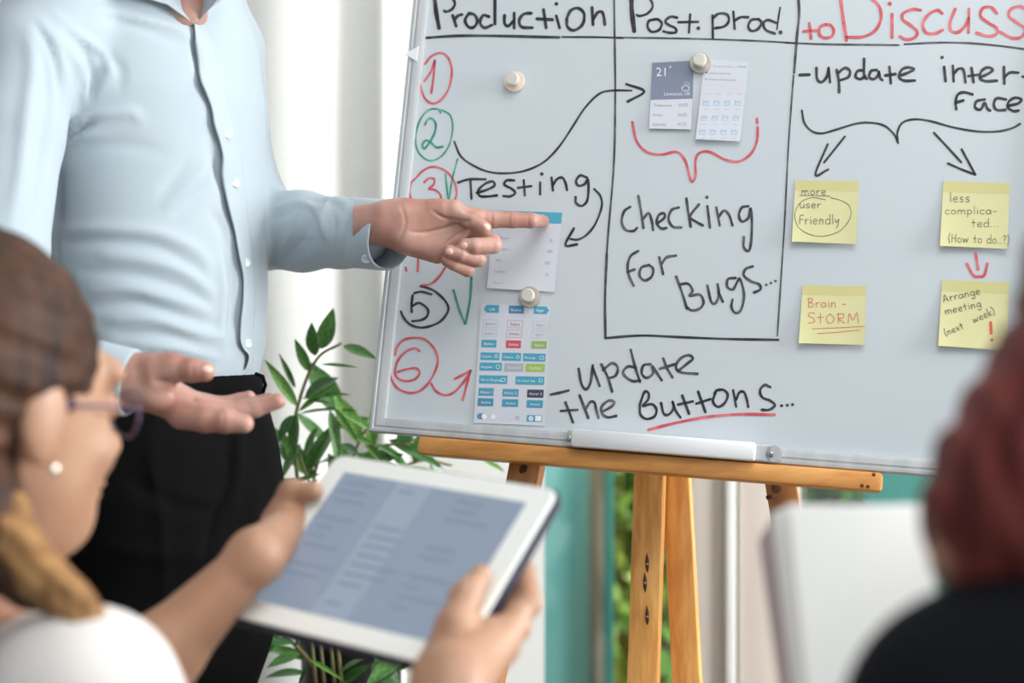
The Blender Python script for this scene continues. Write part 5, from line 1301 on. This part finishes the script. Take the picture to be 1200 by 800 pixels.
# ------------------------------------------------------------------ woman with auburn hair at the right
def woman2():
    M['black_top'] = mat('black_top', hexc((6, 7, 9)), .85, spec=.15, col2=hexc((8, 10, 18)), scale=(8, 8, 8))
    hc = V3(1385, 400, .84); fw = (-.25, .95, -.12)
    base = Vector((.33, .78, 0))
    hd = Field((.14, .66, .80), (.54, 1.02, 1.28), .005); L, R = head(hd, hc, fw, 1.0)
    nk1 = np.array(P(1310, 740, .80)); hd.cap(L(0, -.02, -.06), nk1, .050, .055, .012)
    hd.chain([V3(1300, 560, .86), V3(1170, 640, .85), V3(1128, 640, .825)], [.05, .030, .010], .008); hd.chain([V3(1120, 622, .822), V3(1112, 650, .820), V3(1118, 682, .822)], [.006, .0085, .005], .012)
    hipc = np.array((.34, .76, .50)); ch = np.array(P(1260, 1000, .78))
    b = Field((.02, .40, 0), (.70, 1.45, 1.02), .008); b.chain([hipc, (hipc + ch) / 2, ch], [.11, .10, .10], .03)
    sL, sR = np.array(P(1150, 850, .80)), np.array(P(1420, 850, .74)); b.cap(sL, sR, .045, .045, .03); b.cap(nk1, ch, .05, .07, .02)
    seated(tuple(hipc), .09, (-.2, 1, 0), b)
    # arms holding the notebook from below
    hnL = np.array(P(1015, 960, .925)); elL = np.array((.16, .82, .64))
    b.chain([sL, elL, hnL + np.array((-.0, -.03, -.03))], [.042, .036, .024], .015)
    f = Field((.10, .84, .70), (.34, 1.14, .92), .0028)
    f.cap(hnL + np.array((0, -.03, -.03)), hnL, .024, .026, .01)
    for k in range(4):
        q = hnL + np.array((-.030 + k * .019, .012, .0)); f.chain([hnL + np.array((-.02 + k * .013, 0, 0)), q + np.array((0, .02, .01)), q + np.array((0, .022, .045)), q + np.array((0, .016, .062))], [.011, .0095, .0085, .007], .003)
    f.chain([hnL + np.array((.01, -.012, 0)), hnL + np.array((.015, -.030, .03)), hnL + np.array((.010, -.030, .055))], [.014, .0105, .0085], .004)
    V, Q = join([b.mesh(), hd.mesh(), f.mesh()])
    body = obj('person', V, Q, M['skin2'], None, True, loc=base)
    tag(body, 'woman with long auburn hair and a black top at the right edge, seen from behind', 'person')
    s = Field((.02, .44, .42), (.66, 1.0, 1.02), .007); s.chain([hipc, (hipc + ch) / 2, ch], [.13, .118, .12], .03)
    s.cap(sL, sR, .066, .064, .03); s.cap(np.array(P(1262, 800, .79)), ch, .062, .09, .03)
    s.chain([sL, elL], [.062, .05], .02); Vs, Qs = s.mesh(); Vs = laplace(Vs, Qs, 1); obj('top', Vs, Qs, M['black_top'], body)
    t = Field((.05, .5, .30), (.68, 1.45, .64), .01); t.cap(hipc - np.array((.04, 0, 0)), hipc + np.array((.04, 0, 0)), .13, .13, .03)
    for (h, k, a, tt) in seated(tuple(hipc), .09, (-.2, 1, 0), Field((0, 0, 0), (.05, .05, .05), .05)): t.chain([np.array(h), np.array(k)], [.090, .072], .03)
    Vt, Qt = t.mesh(); obj('trousers', Vt, Qt, M['jeans'], body)
    h = Field((.08, .60, .86), (.60, 1.0, 1.30), .0045)
    h.ell(L(0, -.024, .03), (.086, .104, .094), R, .01)
    hchain(h, [(1405, 360, .82, 165), (1368, 460, .82, 176), (1305, 545, .82, 176), (1246, 605, .825, 150), (1236, 660, .83, 96), (1222, 712, .83, 82), (1240, 760, .83, 60)], .02)
    hchain(h, [(1206, 500, .835, 56), (1152, 560, .84, 48), (1114, 600, .845, 30), (1092, 630, .845, 9), (1096, 662, .845, 7), (1120, 706, .85, 8)], .006)
    h.ell(L(0, .12, -.03), (.09, .07, .09), R, .012, True)
    Vq, Qq = h.mesh(); Nq = vnorm(Vq, Qq)
    Vq = Vq + Nq * (np.sin(Vq[:, 0] * 300 + Vq[:, 2] * 60 + 2 * np.sin(Vq[:, 2] * 25)) * .0018 + np.sin(Vq[:, 0] * 720 + Vq[:, 2] * 130) * .0008)[:, None]
    obj('hair', Vq, Qq, M['hair2'], body)
    chair((base.x, base.y), (-.2, 1, 0), 'grey office chair under the woman in the black top')
woman2()

# ------------------------------------------------------------------ plant
M['leaf'] = mat('glossy_leaf', hexc((76, 132, 62)), .32, col2=hexc((116, 168, 92)), scale=(14, 14, 14), coat=.25, lo=.4, hi=.7)
M['leaf2'] = mat('young_leaf', hexc((104, 168, 66)), .35, col2=hexc((148, 200, 104)), scale=(14, 14, 14), coat=.2)
M['leaf3'] = mat('dark_leaf', hexc((50, 104, 50)), .3, col2=hexc((82, 136, 72)), scale=(14, 14, 14), coat=.25)
M['stem'] = mat('plant_stem', hexc((120, 140, 88)), .5, col2=hexc((150, 130, 92)), scale=(30, 30, 8))
M['pot'] = mat('black_pot', hexc((26, 26, 26)), .45)
M['soil'] = mat('soil', hexc((48, 36, 28)), .95, col2=hexc((30, 22, 16)), scale=(60, 60, 60))
def leafmesh(name, m, fold_=.18, droop=.12, wid=.42):
    V = []; n = 10
    for i in range(n + 1):
        t = i / n; w = wid * math.sin(math.pi * min(t ** .85, 1)) ** .85 * .5 * (1 - .25 * t); z = -droop * t * t
        V += [(-w, t, z + fold_ * w), (-w * .5, t, z + fold_ * w * .42), (0, t, z - .012), (w * .5, t, z + fold_ * w * .42), (w, t, z + fold_ * w)]
    Fs = [[i * 5 + j, i * 5 + j + 1, (i + 1) * 5 + j + 1, (i + 1) * 5 + j] for i in range(n) for j in range(4)]
    me = bpy.data.meshes.new(name); me.from_pydata(V, [], Fs); me.materials.append(m); me.polygons.foreach_set('use_smooth', [True] * len(Fs)); me.update(); return me
LM = [leafmesh('leaf', M['leaf']), leafmesh('leaf', M['leaf2'], .25, .05, .36), leafmesh('leaf', M['leaf3'], .12, .2, .46), leafmesh('leaf', M['leaf'], .3, -.05, .34)]
PC = Vector(P(412, 800, 2.18)); PC.z = 0
plant = empty('potted_plant', PC, 'tall leafy green potted plant between the man and the whiteboard', 'plant')
ztop = P(0, 738, 2.18).z
pot = autosmooth(MB().lathe(PC, (0, 0, 1), [(.062, .0), (.064, .01), (.070, ztop - .02), (.074, ztop - .02), (.074, ztop), (.069, ztop), (.066, ztop - .03), (.0001, ztop - .03)], 40).build('pot', M['pot'], plant))
MB().lathe(PC, (0, 0, 1), [(.066, ztop - .032), (.06, ztop - .024), (.0001, ztop - .02)], 30).build('soil', M['soil'], plant)
rnd = random.Random(21)
def leaf(base, tip, k, roll=0.0, w=1.0):
    base = Vector(base); tip = Vector(tip); y = tip - base; L = y.length; y.normalize(); up = Vector((0, -.55, .83)); x = y.cross(up).normalized(); z = x.cross(y)
    Rm_ = Matrix((x, y, z)).transposed() @ Matrix.Rotation(roll, 3, 'Y')
    o = bpy.data.objects.new('leaf', LM[k]); COL.objects.link(o); o.parent = plant
    o.matrix_local = Matrix.Translation(base - PC) @ (Rm_ @ Matrix.Diagonal((L * w, L, L))).to_4x4()
    return o
# leaves seen one by one in the photograph: base px, tip px, depth, width factor, kind
for (bx, by, tx_, ty, d, w, k, ro) in ((376, 409, 390.6, 362.5, 2.1, 1.05, 0, 1.0), (369, 417, 363, 379, 2.11, 1.2, 0, -.9), (362, 435, 346, 398, 2.12, .8, 0, -.8), (402, 405, 441, 417, 2.08, .9, 0, .2),
    (346, 455, 326, 413, 2.14, .5, 3, -.6), (348, 476, 311, 421, 2.10, .65, 1, -.5), (376, 427, 419, 432, 2.08, .4, 3, .1), (357, 465, 390, 438, 2.13, 1.3, 2, .2), (354, 467, 408, 457, 2.12, .5, 0, .1), (350, 482, 394, 448, 2.12, .45, 1, .6),
    (352, 484, 416, 474, 2.16, .2, 0, 0), (346, 484, 342, 532, 2.1, 1.0, 0, .6), (343, 486, 324, 514, 2.1, .95, 2, 0), (360, 470, 388, 470, 2.14, .5, 0, 0), (392, 478, 420, 520, 2.1, .5, 1, .4), (386, 480, 400, 540, 2.12, .6, 0, -.3),
    (372, 500, 352, 540, 2.12, .8, 0, .4), (404, 485, 440, 505, 2.12, .8, 1, 0), (410, 510, 438, 520, 2.1, .9, 1, .2), (400, 520, 420, 528, 2.08, 1.1, 2, 0), (440, 520, 470, 535, 2.12, .6, 0, 0), (455, 515, 520, 540, 2.14, .6, 2, .2), (470, 520, 500, 512, 2.14, .6, 1, 0),
    (565, 538, 592, 552, 2.16, .7, 1, 0), (425, 512, 450, 545, 2.11, .6, 1, .5), (352, 520, 326, 560, 2.1, .9, 0, .3), (345, 560, 322, 592, 2.1, .9, 2, 0), (340, 570, 372, 552, 2.1, .7, 0, .1), (335, 540, 322, 505, 2.12, .7, 2, 0), (360, 555, 378, 515, 2.12, .5, 0, .6),
    (352, 765, 312, 778, 2.06, 1.35, 0, .2), (345, 752, 308, 748, 2.07, .9, 2, 0), (358, 788, 312, 785, 2.1, 1.3, 2, .4), (398, 788, 424, 768, 2.07, 1.0, 0, -.2), (400, 800, 428, 778, 2.08, .8, 2, .5), (362, 772, 404, 797, 2.06, .35, 1, .2), (436, 776, 470, 800, 2.07, 1.4, 2, .2), (350, 805, 362, 778, 2.05, .5, 3, .5), (300, 790, 286, 762, 2.1, 1.0, 2, .2), (465, 785, 490, 770, 2.12, .9, 1, .2)):
    leaf(P(bx, by, d), P(tx_, ty, d - .02), k, ro, w)
def cane(pts, r0=.0035, leaves=True, every=.026, L=.07, kk=(0, 0, 2, 1), t0=.25):
    c = [P(*q) for q in pts]; cc = [Vector(q) for q in catmull(c, 8)]
    MB().tube(cc, [r0 * (1 - .5 * i / len(cc)) for i in range(len(cc))], 7).build('stem', M['stem'], plant, True)
    if not leaves: return
    tot = sum((cc[i + 1] - cc[i]).length for i in range(len(cc) - 1)); acc = 0; nxt = tot * t0; sgn = 1
    for i in range(len(cc) - 1):
        seg = cc[i + 1] - cc[i]; acc += seg.length
        if acc > nxt:
            nxt += every * rnd.uniform(.8, 1.25); t = seg.normalized(); side = t.cross(Vector((rnd.uniform(-.5, .5), 1, rnd.uniform(-.3, .3)))).normalized() * sgn; sgn = -sgn
            dr = (t * rnd.uniform(.3, .9) + side + Vector((0, rnd.uniform(-.6, .6), rnd.uniform(-.1, .3)))).normalized()
            leaf(cc[i], cc[i] + dr * L * rnd.uniform(.75, 1.25), rnd.choice(kk), rnd.uniform(-.5, .5), rnd.uniform(.75, 1.05))
b0 = 2.16
cane([(390, 800, b0), (360, 640, b0), (345, 520, 2.13), (352, 465, 2.13), (372, 420, 2.12), (400, 402, 2.10)], leaves=False)
cane([(392, 800, b0), (350, 660, 2.15), (335, 600, 2.14), (330, 560, 2.13)], t0=.4, every=.028)
cane([(396, 800, b0), (372, 640, 2.18), (368, 560, 2.18), (390, 500, 2.17), (405, 470, 2.17)], t0=.45, every=.024, L=.078)
cane([(400, 800, b0), (400, 640, 2.17), (412, 560, 2.16), (440, 525, 2.14), (480, 520, 2.13)], t0=.5, every=.022, L=.06)
cane([(404, 800, b0), (430, 640, 2.18), (450, 570, 2.18), (490, 540, 2.17), (530, 545, 2.17)], t0=.5, every=.026, L=.065)
cane([(388, 800, b0), (345, 700, 2.14), (322, 650, 2.12), (312, 610, 2.12)], t0=.3, every=.026)
cane([(384, 800, b0), (350, 760, 2.10), (322, 740, 2.08), (300, 770, 2.06)], t0=.35, every=.03, L=.065)
cane([(380, 800, b0), (362, 700, 2.12), (370, 600, 2.12), (350, 530, 2.11)], t0=.3, every=.03, L=.075)
cane([(402, 800, b0), (425, 730, 2.12), (455, 740, 2.10), (478, 775, 2.08)], t0=.35, every=.026, L=.065)
cane([(398, 800, b0), (390, 700, 2.12), (395, 600, 2.13), (420, 520, 2.13), (432, 500, 2.13)], t0=.5, every=.028, L=.065)
for x in (362, 372, 384, 392): cane([(x + 8, 800, 2.07), (x, 700, 2.08), (x + 2, 600, 2.12)], .0028, False)
